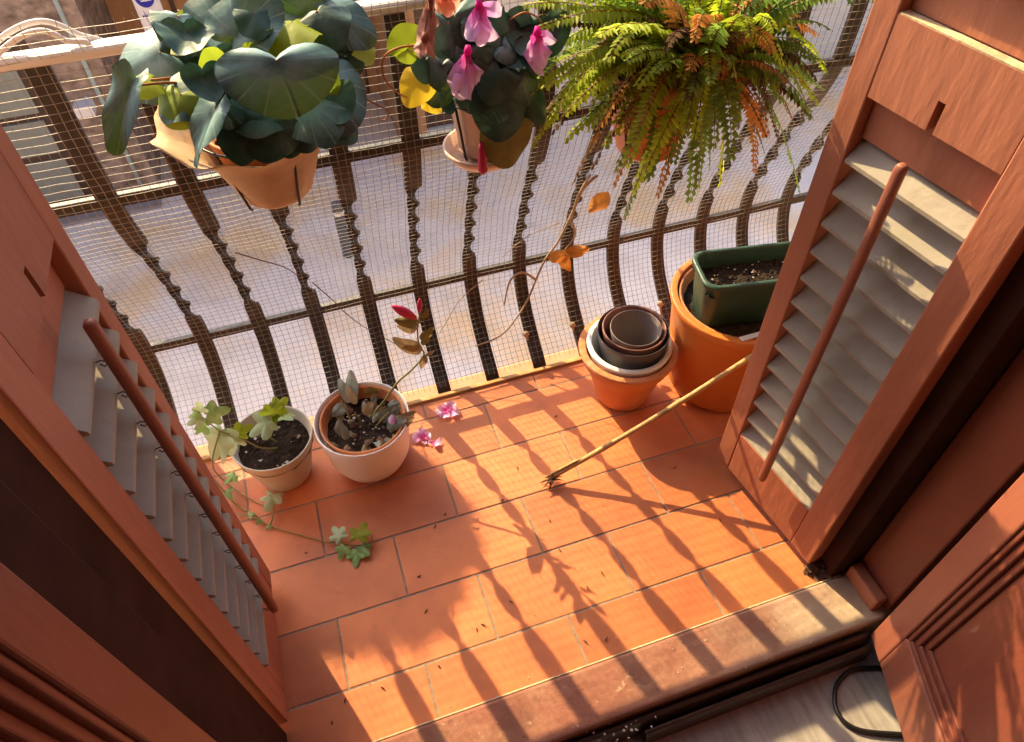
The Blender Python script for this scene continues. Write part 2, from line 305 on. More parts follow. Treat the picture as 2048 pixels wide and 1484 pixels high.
# ------------------------------------------------------------------ setting: balcony floor, street, room shell
def make_floor():
    g = MB(); g.box((-1.1, .405, -.16), (1.36, 1.13, -.0014)); o = g.build('balcony_floor', 'grout'); tag(o, kind='structure')
    t = MB(); rows = [.405, .513, .654, .796, .937, 1.078, 1.13]; gp = .0020
    for i in range(len(rows) - 1):
        off = -.025 if i % 2 == 0 else .12
        for k in range(-5, 6):
            x0 = max(off + k * .29, -1.1); x1 = min(off + (k + 1) * .29, 1.36)
            if x1 - x0 < .02: continue
            dz = rnd.uniform(-.0006, .0006)
            y0, y1 = rows[i], rows[i+1]
            t.box((x0 + gp, y0 + gp, -.012), (x1 - gp, y1 - gp, dz), tint=rnd.random())
    tag(t.build('floor_tiles', 'tile', bevel=.0012, seg=2), kind='structure')
    e = MB(); e.box((-1.1, 1.143, -.16), (1.42, 1.19, -.006)); tag(e.build('slab_edge', 'slabedge', bevel=.008), kind='structure')
    b = MB(); b.box((-1.1, 1.1305, -.1), (1.36, 1.1425, .007)); tag(b.build('edge_batten', 'cane', bevel=.002), kind='structure')
make_floor()
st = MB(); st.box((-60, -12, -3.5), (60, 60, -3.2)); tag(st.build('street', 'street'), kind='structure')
pv = MB(); pv.box((-8, 7.33, -3.2), (-1.62, 7.65, -3.17)); tag(pv.build('kerb', 'pave', bevel=.01), kind='structure')
sillm = MB(); sillm.box((-.27, .303, -.06), (.845, .4035, .02))
tag(sillm.build('door_sill', ['sill'], bevel=.007, seg=3), kind='structure')
se = MB(); se.box((-.27, .4037, -.004), (.845, .4075, .0165)); tag(se.build('sill_edge', 'dustwood', bevel=.003), kind='structure')
fl = MB(); fl.box((-1.7, -3.2, -.15), (2.2, .3, -.055)); tag(fl.build('room_floor', 'floorwood'), kind='structure')
rw = MB()
for lo, hi in [((-1.8, -3.3, -.1), (-1.7, .42, 2.7)), ((2.2, -3.3, -.1), (2.3, .42, 2.7)), ((-1.7, -3.3, -.1), (2.2, -3.2, 2.7))]: rw.box(lo, hi)
tag(rw.build('room_wall', 'wallin'), kind='structure')
ce = MB(); ce.box((-1.8, -3.3, 2.7), (2.3, .42, 2.8)); tag(ce.build('room_ceiling', 'wallin'), kind='structure')
fw = MB()
for lo, hi in [((-4, .3, -3.2), (-.335, .42, 4)), ((.915, .3, -3.2), (4, .42, 4)), ((-.335, .3, 2.25), (.915, .42, 4)), ((-.335, .3, -3.2), (.915, .402, -.062))]: fw.box(lo, hi)
tag(fw.build('house_front', 'facade'), kind='structure')

# ------------------------------------------------------------------ door frame, door leaves, threshold strips
def frame_post(x0, x1, label):
    r = thing('door_frame_post', ((x0 + x1) / 2, .36, 0), label, 'door frame')
    a, b = (x0, x1)
    m = MB(); m.box((a, .31, .02), (b, .4075, 2.25)); m.build('post', 'paint_dark' if x0 > 0 else 'gap_shade', r, bevel=.004)  # left post and block coloured darker than the right to stand for shade
    s = 1 if x0 > 0 else -1
    m = MB(); inner = a if s > 0 else b
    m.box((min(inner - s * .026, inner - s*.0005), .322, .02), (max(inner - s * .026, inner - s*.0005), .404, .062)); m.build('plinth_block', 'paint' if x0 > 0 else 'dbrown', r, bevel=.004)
    m = MB(); lo = a - .053 if s > 0 else b - .01; hi = a + .03 if s > 0 else b - .016
    m.box((lo, .409, .0), (hi, .475, 2.2)); m.build('shutter_stop', 'gap_shade', r, bevel=.003)
    return r
frame_post(.842, .913, 'red brown door frame post right of the doorway with a block at its foot')
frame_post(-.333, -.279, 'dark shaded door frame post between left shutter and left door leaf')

def door_leaf(P, e, label, mp, md):
    # e: unit direction from the free stile's front edge into the room; n: visible face normal
    P = Vector(P); e = Vector((e[0], e[1], 0)).normalized()
    n = Vector((-e.y, e.x, 0)); n = n if n.dot(Vector((0, 0, 0)) - P) > 0 else -n
    fr = lambda u, w_, z: P + e * u + n * w_ + Vector((0, 0, z - P.z))
    r = thing('door_leaf', P, label, 'door leaf')
    L_, H_ = .50, 2.2; z0 = .0
    m = MB(); m.box((0, -.04, z0), (.053, 0, H_), fr); m.build('stile', mp, r, bevel=.003)
    m = MB(); m.box((L_ - .053, -.04, z0), (L_, 0, H_), fr); m.build('stile', mp, r, bevel=.003)
    m = MB(); m.box((.0535, -.0395, z0), (L_ - .0535, -.0005, .125), fr); m.build('bottom_rail', mp, r, bevel=.003)
    m = MB(); m.box((.0535, -.0395, 1.0), (L_ - .0535, -.0005, 1.1), fr); m.build('middle_rail', mp, r, bevel=.003)
    m = MB(); m.box((.0535, -.0395, 2.09), (L_ - .0535, -.0005, H_), fr); m.build('top_rail', mp, r, bevel=.003)
    # moulding: stepped strips round each panel, then the sunk panel
    for (za, zb) in ((.1255, .9995), (1.1005, 2.0895)):
        m = MB(); ua, ub = .0535, L_ - .0535; wd = .018
        for (q0, q1, w0) in ((0, .008, -.004), (.008, .020, -.0095), (.020, .032, -.016)):
            m.box((ua + q0, -.03, za + q0), (ua + q1, w0, zb - q0), fr); m.box((ub - q1, -.03, za + q0), (ub - q0, w0, zb - q0), fr)
            m.box((ua + q1, -.03, za + q0), (ub - q1, w0, za + q1), fr); m.box((ua + q1, -.03, zb - q1), (ub - q1, w0, zb - q0), fr)
        m.build('moulding', md, r, bevel=.002)
        m = MB(); m.box((ua + .0325, -.032, za + .0325), (ub - .0325, -.022, zb - .0325), fr); m.build('panel', md, r, bevel=.002)
    return r
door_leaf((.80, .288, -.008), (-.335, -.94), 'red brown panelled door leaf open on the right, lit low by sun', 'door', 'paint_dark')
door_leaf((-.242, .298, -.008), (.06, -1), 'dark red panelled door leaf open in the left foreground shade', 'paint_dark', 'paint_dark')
def strip(name, x0, x1, y0, y1, z, mtl, label, cat):
    m = MB(); n = 8; prof = [(y0 + (y1 - y0) * (.5 - .5 * math.cos(math.pi * i / n)), -.06 + (z + .06) * math.sin(math.pi * i / n) ** .55) for i in range(n + 1)]
    k = 40; vs = []
    for i in range(k + 1):
        x = x0 + (x1 - x0) * i / k
        for (y, zz) in prof: vs.append((x, y, zz + .0008 * noise.noise((x * 9, y * 40, 0))))
    fs = [(i*(n+1)+j, (i+1)*(n+1)+j, (i+1)*(n+1)+j+1, i*(n+1)+j+1) for i in range(k) for j in range(n)]
    fs += [tuple(range(n + 1)), tuple(k*(n+1) + j for j in range(n + 1))[::-1]]
    m.add(vs, fs); tag(m.build(name, mtl, smooth=False), label, cat)
strip('threshold_strip', -.24, .80, .280, .3025, .004, 'track', 'long dark brown threshold moulding along the inner edge of the sill', 'threshold')
strip('threshold_strip', .318, .79, .262, .2785, -.004, 'track', 'shorter dark threshold moulding in front of the long one, broken off short', 'threshold')

# ------------------------------------------------------------------ shutters
def shutter(P, d, n, label, hooks=True):
    P = Vector(P); d = Vector((d[0], d[1], 0)).normalized(); n = Vector((n[0], n[1], 0)).normalized()
    fr = lambda u, w_, z: P + d * u + n * w_ + Vector((0, 0, z))
    r = thing('louvred_shutter', P, label, 'shutter')
    Wd, zb, zt, T = .30, .03, 2.15, .036
    for (u0, u1) in ((0, .040), (.246, Wd)):
        m = MB(); m.box((u0, -T, zb), (u1, 0, zt), fr); m.build('stile', 'paint', r, bevel=.0025)
    for nm, z0, z1 in (('bottom_rail', zb + .001, .158), ('top_rail', 2.06, zt - .001)):
        m = MB(); m.box((.0405, -T + .0005, z0), (.2455, -.0006, z1), fr); m.build(nm, 'paint', r, bevel=.0025)
    # middle rail with a slot for the tilt rod and a dusty ledge
    m = MB(); ua, ub = .136, .147; zs = .944
    for q in (((.0405, -T + .0005, .905), (ua, -.0006, 1.01)), ((ub, -T + .0005, .905), (.2455, -.0006, 1.01)), ((ua, -T + .0005, zs), (ub, -.0006, 1.01)), ((ua, -T + .0005, .905), (ub, -.022, zs))): m.box(*q, fr)
    rl = m.build('middle_rail', 'paint', r)
    m = MB(); m.box((.0415, -.0165, 1.0102), (.2445, -.0012, 1.0122), fr); m.build('ledge', 'dustwood', rl)
    for z0, z1 in ((.842, .9045), (1.0125, 1.075)):
        m = MB(); m.box((.0405, -T + .004, z0), (.2455, -.0175, z1), fr); m.build('fillet', 'paint', r, bevel=.0015)
    tilt = R(38) if hooks else R(46); wc = -.0175 if hooks else -.024
    for (za, cnt) in ((.175, 13), (1.10, 17)):
        m = MB(); hks = []
        for i in range(cnt):
            hk = MB(); hks.append(hk)
            zc = za + i * .0545; dz = rnd.uniform(-.001, .001); tl = tilt + rnd.uniform(-.04, .04)
            # lens shaped cross section, front edge low
            hw, th = .0305, .0048; sec = []
            for (a, b) in ((-hw, 0), (-hw*.86, .8*th), (0, th), (hw*.86, .8*th), (hw, 0), (hw*.86, -.8*th), (0, -th), (-hw*.86, -.8*th)):
                sec.append((wc + a * math.cos(tl) + b * math.sin(tl), zc + dz - a * math.sin(tl) + b * math.cos(tl)))
            vs = [fr(.041, q[0], q[1]) for q in sec] + [fr(.245, q[0], q[1]) for q in sec]
            m.add(vs, [(j, (j+1) % 8, 8 + (j+1) % 8, 8 + j) for j in range(8)] + [tuple(range(8))[::-1], tuple(range(8, 16))])
            fz = zc + dz - hw * math.sin(tl); fw_ = wc + hw * math.cos(tl)
            hk.tube([fr(.1425, fw_ - .002, fz), fr(.1425, fw_ + .006, fz + .002), fr(.1425, fw_ + .011, fz - .003), fr(.1425, fw_ + .006, fz - .008), fr(.1425, fw_ + .003, fz - .003)], .0009, 5)
        sl_ = m.build('slats', 'slat', r)
        z0 = za - .03; z1 = za + (cnt - 1) * .0545 + .037
        t = MB(); c = .1425; hw = .0075; w0, w1 = .016, .030
        if za < 1: z0, z1 = .142, .868
        n_ = 10
        prof = [(c + hw * math.copysign(abs(math.cos(a)) ** .6, math.cos(a)), (w0 + w1) / 2 + (w1 - w0) / 2 * math.copysign(abs(math.sin(a)) ** .6, math.sin(a))) for a in [2 * math.pi * k / n_ for k in range(n_)]]
        vs = []
        lv = [(z0, .6), (z0 + .003, .95), (z0 + .01, 1)] + [(z0 + .01 + (z1 - z0 - .02) * i / 12, 1) for i in range(1, 12)] + [(z1 - .01, 1), (z1 - .003, .93), (z1, .6)]
        mw = (w0 + w1) / 2
        for zz, s_ in lv: vs += [fr(c + (u - c) * s_, mw + (w_ - mw) * s_, zz) for (u, w_) in prof]
        k = len(lv); fs = [(i*n_+j, i*n_+(j+1) % n_, (i+1)*n_+(j+1) % n_, (i+1)*n_+j) for i in range(k-1) for j in range(n_)] + [tuple(range(n_))[::-1], tuple((k-1)*n_+j for j in range(n_))]
        t.add(vs, fs); rod = t.build('tilt_rod', 'door', r, smooth=True)
        for hk in (hks if hooks else []): hk.build('hook', 'black', rod)
    if hooks:                           # unseen panel added behind the slats to keep sun from passing through
        m = MB(); m.box((.004, -.088, zb), (Wd - .004, -.056, zt), fr); m.build('added_sun_block', 'paint', r, bevel=.002)
    return r
shutter((.713, .739, 0), (.14, -.99), (-.99, -.14), 'sunlit red brown louvred shutter standing open on the right, before the green planter', False)
shutter((-.278, .782, 0), (0, -1), (1, 0), 'shaded red brown louvred shutter standing open on the left, beside the ivy pot')

# ------------------------------------------------------------------ railing with bellied bars, and its net
PROF = [(1.137, -.004), (1.152, .012), (1.175, .028), (1.215, .060), (1.262, .108), (1.292, .165), (1.304, .22), (1.302, .28), (1.285, .34), (1.258, .42), (1.225, .50), (1.192, .57), (1.162, .64), (1.146, .70), (1.14, .80), (1.14, .925)]
def resample(pts, step):
    P_ = smooth_path([(q[0], q[1], 0) for q in pts], 8); out = [P_[0]]; acc = 0
    for a, b in zip(P_, P_[1:]):
        seg = (b - a).length; d = step - acc
        while d <= seg: out.append(a + (b - a) * (d / seg)); d += step
        acc = (acc + seg) % step
    out.append(P_[-1]); return out
PP = resample(PROF, .012)
def bar_mesh(place):                    # place(y, z, s) -> world; s is sideways
    m = MB(); ring = []
    k = len(PP)
    z_lo, z_hi = .285, .575
    for i, q in enumerate(PP):
        t = (PP[min(i+1, k-1)] - PP[max(i-1, 0)]).normalized(); nn = Vector((-t.y, t.x))
        f = min(1, max(0, (q.y - z_lo) / (z_hi - z_lo))) if q.y > .2 else 0
        if q.x > 1.3 and q.y < .285: f = 0
        ang = f * math.pi * 5
        hw = .0165 if not 0 < f < 1 else .0125 + .0035 * abs(2 * f - 1) ** 6; hd = .004
        for (a, b) in ((-hw, -hd), (hw, -hd), (hw, hd), (-hw, hd)):
            sx = a * math.cos(ang) - b * math.sin(ang); nd = a * math.sin(ang) + b * math.cos(ang)
            ring.append(place(q.x + nn.x * nd, q.y + nn.y * nd, sx))
    fs = [(i*4+j, i*4+(j+1) % 4, (i+1)*4+(j+1) % 4, (i+1)*4+j) for i in range(k-1) for j in range(4)] + [(3, 2, 1, 0), tuple((k-1)*4+j for j in range(4))]
    m.add(ring, fs); return m
XL, XR = -1.02, 1.215
rail = thing('balcony_railing', (.1, 1.14, 0), 'black iron balcony railing with bellied bars twisted in the middle', 'railing')
front = lambda x: (lambda y, z, s: Vector((x + s, y, z)))
for k in range(-8, 10):
    x = .056 + .1268 * k
    if x < XL + .03 or x > XR: continue
    bar_mesh(front(x)).build('baluster', 'iron', rail)
for k in range(5):                      # the right side runs back to the house
    y = 1.02 - .1268 * k
    bar_mesh(lambda yy, z, s, y=y: Vector((XR + (yy - 1.14), y + s, z))).build('baluster', 'iron', rail)
m = MB(); m.box((XL, 1.3, .210), (1.30, 1.313, .231)); m.box((1.377, .42, .210), (1.390, 1.24, .231))
m.tube(smooth_path([(1.28, 1.3075, .2205), (1.345, 1.29, .2205), (1.3855, 1.22, .2205)], 6), .0098, 4); m.build('lower_rail', 'iron', rail, bevel=.0015)
m = MB(); m.box((XL, 1.139, .684), (XR + .01, 1.152, .706)); m.box((XR - .001, .42, .684), (XR + .012, 1.138, .706)); m.build('upper_rail', 'iron', rail, bevel=.002)
m = MB(); m.box((XL, 1.124, .926), (XR + .016, 1.156, .942)); m.box((XR - .017, .42, .926), (XR + .016, 1.123, .942)); m.build('handrail', 'hand', rail, bevel=.006, seg=3)

def make_net():
    m = MB(); st = .0138; pr = resample([(q[0] - .0, q[1]) for q in PROF if q[1] > .005] + [(1.128, .955), (1.118, .985)], st)
    off = []
    for i, q in enumerate(pr):
        t = (pr[min(i+1, len(pr)-1)] - pr[max(i-1, 0)]).normalized(); nn = Vector((-t.y, t.x, 0)); off.append(q + nn * .0135)
    def wob(x, y, z):
        a = noise.noise_vector((x * 5, z * 6, 1.3)) * .0045 + noise.noise_vector((x * 30, z * 30, 4.1)) * .0013
        return Vector((x + a.x, y + a.y * 1.3, z + a.z))
    x0, x1 = -.75, 1.20; nx = int((x1 - x0) / st); r_ = .00052
    for i in range(nx + 1):
        x = x0 + i * st; e = rnd.uniform(0, .012)
        pts = [wob(x, q.x, q.y) for q in off]
        m.tube(pts + [pts[-1] + Vector((rnd.uniform(-.003, .003), -.003, e))], r_, 3, cap=False)
    for q in off[1:-1]:
        m.tube([wob(x0 + (x1 - x0) * i / 110, q.x, q.y) for i in range(111)], r_, 3, cap=False)
    tag(m.build('wire_net', 'wire'), 'fine square wire mesh stretched over the inside of the railing bars', 'wire mesh')
make_net()

# ------------------------------------------------------------------ pots
def pot(name, c, h, rb, rt, wall, mtl, label, cat, lip=None, rnd_b=.01, inner=None, fill=None, group=None, tilt=None):
    r = thing(name, c, label, cat, group); m = MB()
    prof = [(0, 0), (rb - rnd_b, 0), (rb - rnd_b * .3, rnd_b * .3), (rb, rnd_b)]
    rf = lambda z: rb + (rt - rb) * ((z - rnd_b) / (h - rnd_b))
    if lip:
        lz, lw = lip
        prof += [(rf(z), z) for z in (h * .4, h - lz - .002)] + [(rf(h - lz) + lw * .7, h - lz), (rf(h - lz) + lw, h - lz + .006), (rt + lw, h - .005), (rt + lw - .002, h), (rt - wall, h)]
    else:
        prof += [(rf(z), z) for z in (h * .35, h * .7, h - .003)] + [(rt - wall * .4, h), (rt - wall, h - .001)]
    zi = .012 if fill is None else fill - .02
    prof += [(rf(zi) - wall, zi), (0, zi)]
    m.lathe(prof, c, 56); b = m.build('pot_body', mtl, r, smooth=True, bevel=.0012)
    if tilt: r.rotation_euler = tilt
    return r
def soil(parent, c, r, z, grit=0, mtl='soil'):
    m = MB(); n, k = 44, 12; vs = [(c[0], c[1], z + .004)]
    for i in range(1, k + 1):
        for j in range(n):
            a = 6.2832 * j / n; q = r * i / k; x = c[0] + q * math.cos(a); y = c[1] + q * math.sin(a)
            vs.append((x, y, z + .007 * noise.noise((x * 50, y * 50, 3)) + .004 * noise.noise((x * 160, y * 160, 1))))
    fs = [(0, 1 + j, 1 + (j+1) % n) for j in range(n)] + [(1+i*n+j, 1+(i+1)*n+j, 1+(i+1)*n+(j+1) % n, 1+i*n+(j+1) % n) for i in range(k-1) for j in range(n)]
    m.add(vs, fs)
    for _ in range(grit):
        a = rnd.random() * 6.28; q = r * math.sqrt(rnd.random()) * .9; p_ = Vector((c[0] + q * math.cos(a), c[1] + q * math.sin(a), z + .005)); s_ = rnd.uniform(.0012, .0045)
        chunk(m, p_, s_, 1 if rnd.random() < .35 else 2)
    return m.build('soil', [mtl, 'grit', 'root'], parent, smooth=False)
def chunk(m, p_, s_, mi=0):
    vs = [p_ + Vector((x * s_ * rnd.uniform(.5, 1.4), y * s_ * rnd.uniform(.5, 1.4), z * s_ * rnd.uniform(.4, .9))) for x, y, z in ((1,0,0),(-1,0,0),(0,1,0),(0,-1,0),(0,0,1),(0,0,-1))]
    m.add(vs, [(0,2,4),(2,1,4),(1,3,4),(3,0,4),(2,0,5),(1,2,5),(3,1,5),(0,3,5)], mi)

# -- ivy in the grey pot
c = Vector((-.222, 1.035, .001))
ivy = pot('potted_ivy', c, .138, .058, .089, .005, 'potgrey', 'ivy with long trailing shoots in a warm grey pot beside the left shutter', 'potted plant', fill=.12, rnd_b=.012)
soil(ivy, c, .083, .108, 40)
def stems(parent, paths, rad, mtl, name='stem'):
    m = MB()
    for pth in paths:
        sp = smooth_path(pth, 5); m.tube(sp, [rad * (1 - .5 * i / len(sp)) for i in range(len(sp))], 6)
    return m.build(name, mtl, parent, smooth=True)
A = at
stems(ivy, [[(-.215, 1.02, .115), A(520, 895, 1, 1.0), A(470, 870, 1, .985), A(440, 862, 1, .985), A(400, 830, 1, .99)],
            [(-.215, 1.04, .11), A(525, 860, 1, 1.05), A(545, 815, 1, 1.06), A(552, 797, 1, 1.06)],
            [A(440, 862, 1, .985), A(425, 920, 1, .97), A(436, 950, 2, .02), A(480, 985, 2, .005), A(520, 1008, 2, .004), A(548, 1012, 2, .02)],
            [A(430, 960, 2, .05), A(470, 1008, 2, .008), A(510, 1030, 2, .004), A(540, 1052, 2, .005), A(600, 1070, 2, .004), A(660, 1085, 2, .006), A(735, 1090, 2, .01), A(745, 1070, 2, .02)],
            [A(475, 1028, 2, .006), A(510, 1036, 2, .008), A(540, 1052, 2, .006)], [A(660, 1086, 2, .006), A(684, 1074, 2, .018)], [A(540, 1052, 2, .005), A(548, 1020, 2, .02), A(540, 990, 2, .03)]], .0019, 'stem_g')
m = MB()
for (bx, by, tx, ty, ax_, v, mi, up) in [
    (400, 835, 372, 850, 1, .985, 1, .6), (398, 825, 375, 835, 1, .99, 0, .6), (412, 832, 462, 818, 1, .99, 0, .3), (405, 826, 392, 806, 1, .99, 1, .6),
    (470, 868, 505, 852, 1, .985, 2, .3), (440, 872, 408, 925, 1, .98, 1, .8), (448, 868, 460, 915, 1, .985, 1, .8), (400, 850, 420, 870, 1, .99, 0, .5),
    (548, 822, 575, 795, 1, 1.06, 2, .5), (548, 820, 520, 845, 1, 1.06, 2, .5), (538, 840, 492, 872, 1, 1.04, 1, .7), (545, 818, 540, 850, 1, 1.05, 2, .4), (560, 828, 585, 848, 1, 1.06, 1, .4),
    (548, 985, 530, 1022, 2, .03, 1, .9), (470, 948, 448, 968, 2, .04, 0, .9), (452, 980, 462, 1000, 2, .03, 0, .9),
    (682, 1076, 662, 1050, 2, .022, 1, .9), (716, 1076, 730, 1040, 2, .03, 2, .9), (690, 1092, 678, 1118, 2, .012, 0, .9), (714, 1100, 708, 1134, 2, .008, 0, .9),
    (722, 1090, 738, 1112, 2, .012, 0, .9), (540, 1052, 530, 1060, 2, .008, 0, .9), (505, 1032, 495, 1022, 2, .01, 0, .9), (520, 1040, 512, 1050, 2, .01, 0, .9)]:
    b_ = A(bx, by, ax_, v); t_ = A(tx, ty, ax_, v)
    m.leaf(b_, t_, Vector((rnd.uniform(-.3, .3), -.6 + .4 * up, up)), rnd.uniform(.5, .62), mi, .12, .12, .07, 'ivy', rings=3, seg=32)
m.build('foliage', ['ivy', 'ivy_pale', 'leaf_lime'], ivy, smooth=True)

# -- white pot with withered plant and a flower stalk
c = Vector((-.027, 1.012, .001))
wp = pot('potted_plant', c, .152, .090, .104, .004, 'potwhite', 'withered grey leaved plant with a crimson bud stalk in a white pot', 'potted plant', fill=.125, rnd_b=.04)
m = MB(); m.lathe([(.060, .02), (.088, .137), (.090, .143), (.0935, .143), (.0935, .138), (.092, .13), (.086, .11), (.06, .03)], c + Vector((.002, .003, .002)), 48); m.build('inner_pot', 'terra', wp, smooth=True)
soil(wp, c, .086, .116, 90)
Y1 = 1.03
stems(wp, [[(-.01, 1.03, .12), A(770, 800, 1, Y1), A(795, 765, 1, Y1), A(825, 738, 1, Y1), A(848, 710, 1, Y1), A(838, 690, 1, Y1), A(835, 660, 1, Y1), A(838, 635, 1, Y1), A(842, 615, 1, Y1)],
           [(-.03, 1.02, .12), (-.035, 1.015, .16), (-.045, 1.0, .18)], [A(848, 712, 1, Y1), A(852, 725, 1, Y1)], [A(840, 645, 1, Y1), A(826, 634, 1, Y1)],
           [(-.05, 1.03, .125), (-.06, 1.06, .17)], [(-.0, 1.0, .125), (.03, .99, .17)]], .0027, 'stem_g')
m = MB()
for (bx, by, tx, ty, mi, y_) in [(845, 705, 788, 680, 1, Y1), (840, 698, 800, 690, 1, Y1), (835, 662, 795, 652, 1, Y1), (838, 650, 790, 640, 2, Y1), (843, 640, 858, 620, 2, Y1), (840, 680, 868, 655, 2, Y1), (842, 690, 862, 670, 2, Y1), (850, 712, 842, 740, 1, Y1), (852, 712, 868, 702, 1, Y1)]:
    m.leaf(A(bx, by, 1, y_), A(tx, ty, 1, y_), (rnd.uniform(-.3, .3), -.7, .6), .2, mi, .1, .3, .05, 'oval', seg=14, rings=3)
for i in range(36):
    a = rnd.random() * 6.28; q = rnd.uniform(.01, .075); b_ = c + Vector((math.cos(a) * q, math.sin(a) * q, .125))
    a2 = a + rnd.uniform(-.8, .8); ln = rnd.uniform(.015, .036); el = rnd.uniform(-.1, .9)
    m.leaf(b_, b_ + Vector((math.cos(a2) * math.cos(el), math.sin(a2) * math.cos(el), math.sin(el))) * ln, (rnd.uniform(-.4, .4), -.3, 1), rnd.uniform(.22, .34), rnd.choice([0, 0, 1, 1, 3]), .15, .35, .08, 'oval', seg=14, rings=3)
for (bx, by, tx, ty, wd, mi) in [(705, 800, 700, 738, .2, 0), (700, 805, 676, 755, .18, 0), (690, 810, 665, 830, .3, 0), (712, 808, 690, 770, .2, 1), (680, 870, 678, 838, .28, 0), (695, 880, 685, 850, .25, 0), (775, 835, 800, 808, .3, 0), (770, 850, 810, 842, .26, 0), (760, 842, 790, 815, .3, 0), (778, 858, 830, 824, .2, 1), (745, 790, 740, 775, .5, 2), (790, 850, 826, 838, .25, 1)]:
    m.leaf(A(bx, by, 2, .14), A(tx, ty, 2, .17 if ty < by else .15), (rnd.uniform(-.2, .2), -.6, .7), wd, mi, .1, .3, .06, 'oval', seg=16, rings=4)
m.build('foliage', ['fuzzy', 'deadleaf', 'stem_g', 'root'], wp, smooth=True)
m = MB()
for (bx, by, tx, ty, wd) in [(832, 636, 784, 612, .16), (838, 625, 840, 597, .16)]:
    b_ = A(bx, by, 1, Y1); t_ = A(tx, ty, 1, Y1)
    sp = [b_.lerp(t_, i / 8) for i in range(9)]; m.tube(sp, [(t_ - b_).length * wd * math.sin(math.pi * (.08 + .88 * i / 8)) ** .8 for i in range(9)], 9)
m.build('bud', 'bud', wp, smooth=True)
m = MB(); m.leaf(A(796, 842, 2, .16), A(778, 836, 2, .17), (0, -.5, 1), .5, 0, .2, 0, .1, 'petal', seg=14, rings=3); m.build('petal', 'petal', wp, smooth=True)

# -- nested pots on the right: five pots, one inside the other
G = 'pots stacked one inside another'
pot('flowerpot', (.600, 1.0, .001), .170, .064, .108, .008, 'terra', 'terracotta flowerpot with thick rim, outermost of the nested stack', 'flowerpot', lip=(.042, .008), group=G, rnd_b=.006)
pot('flowerpot', (.602, 1.002, .058), .124, .066, .100, .013, 'white', 'white plastic pot nested directly inside the terracotta flowerpot', 'flowerpot', group=G)
pot('flowerpot', (.608, 1.002, .078), .140, .058, .0835, .003, 'potdark', 'dark grey nursery pot standing up out of the white pot', 'flowerpot', group=G)
pot('flowerpot', (.611, 1.005, .094), .128, .052, .074, .005, 'potbrown', 'reddish brown pot with thick rim inside the dark grey nursery pot', 'flowerpot', group=G)
pot('flowerpot', (.612, 1.000, .11), .116, .040, .059, .003, 'potmid', 'small grey pot, innermost of the nested stack', 'flowerpot', group=G)
# -- big orange pot and the green planter on it
c = Vector((.845, .965, .001))
bp = pot('large_pot', c, .285, .128, .150, .010, 'orangepot', 'large orange plastic pot behind the right shutter, carrying the green planter', 'plant pot', lip=(.022, .006), fill=.24, rnd_b=.03)
m = MB(); m.lathe([(.10, .2), (.128, .27), (.131, .279), (.136, .279), (.134, .27), (.11, .2)], c, 48); m.build('inner_liner', 'terra', bp, smooth=True)
soil(bp, c, .125, .255, 0)
def planter():
    o = Vector((.705, .903, .262)); u = Vector((.984, -.178, 0)); v = Vector((.178, .984, 0)) * 1.0
    r = thing('planter', o, 'dark green rectangular planter of soil standing on the orange pot', 'planter')
    L_, W_, H_ = .32, .118, .135
    def ring(ins, z, rad, n=6):
        pts = []
        for (cx, cy, a0) in ((L_ - ins - rad, W_ - ins - rad, 0), (ins + rad, W_ - ins - rad, 90), (ins + rad, ins + rad, 180), (L_ - ins - rad, ins + rad, 270)):
            for k in range(n + 1):
                a = R(a0 + 90 * k / n); pts.append(o + u * (cx + rad * math.cos(a)) + v * (cy + rad * math.sin(a)) + Vector((0, 0, z)))
        return pts
    seq = [ring(.022, 0, .02), ring(.018, .004, .022), ring(.009, .07, .026), ring(.006, H_ - .014, .028), ring(-.002, H_ - .012, .03), ring(-.003, H_ - .003, .03), ring(0, H_, .03), ring(.006, H_, .026), ring(.009, H_ - .006, .025), ring(.014, .08, .022)]
    n = len(seq[0]); m = MB(); vs = [q for s_ in seq for q in s_]
    fs = [(i*n+j, i*n+(j+1) % n, (i+1)*n+(j+1) % n, (i+1)*n+j) for i in range(len(seq)-1) for j in range(n)] + [tuple(range(n))[::-1]]
    m.add(vs, fs); m.build('planter_body', 'green', r, smooth=True, bevel=.001)
    m = MB(); nx, ny = 60, 22; vs = []
    for i in range(nx + 1):
        for j in range(ny + 1):
            q = o + u * (.008 + (L_ - .016) * i / nx) + v * (.008 + (W_ - .016) * j / ny)
            vs.append(q + Vector((0, 0, .098 + .007 * noise.noise((q.x * 40, q.y * 40, 0)) + .005 * noise.noise((q.x * 140, q.y * 140, 2)))))
    m.add(vs, [(i*(ny+1)+j, (i+1)*(ny+1)+j, (i+1)*(ny+1)+j+1, i*(ny+1)+j+1) for i in range(nx) for j in range(ny)])
    for _ in range(90):
        q = o + u * rnd.uniform(.02, L_ - .02) + v * rnd.uniform(.015, W_ - .015); chunk(m, q + Vector((0, 0, .102)), rnd.uniform(.001, .0038), 1 if rnd.random() < .5 else 2)
    m.build('soil', ['soil', 'grit', 'root'], r)
planter()
m = MB(); q = A(1490, 674, 2, .2885); m.box((q.x - .012, q.y - .008, .2872), (q.x + .05, q.y + .004, .2884)); tag(m.build('plant_label', 'white'), 'white plastic plant label lying on the orange pot rim by the planter', 'plant label')

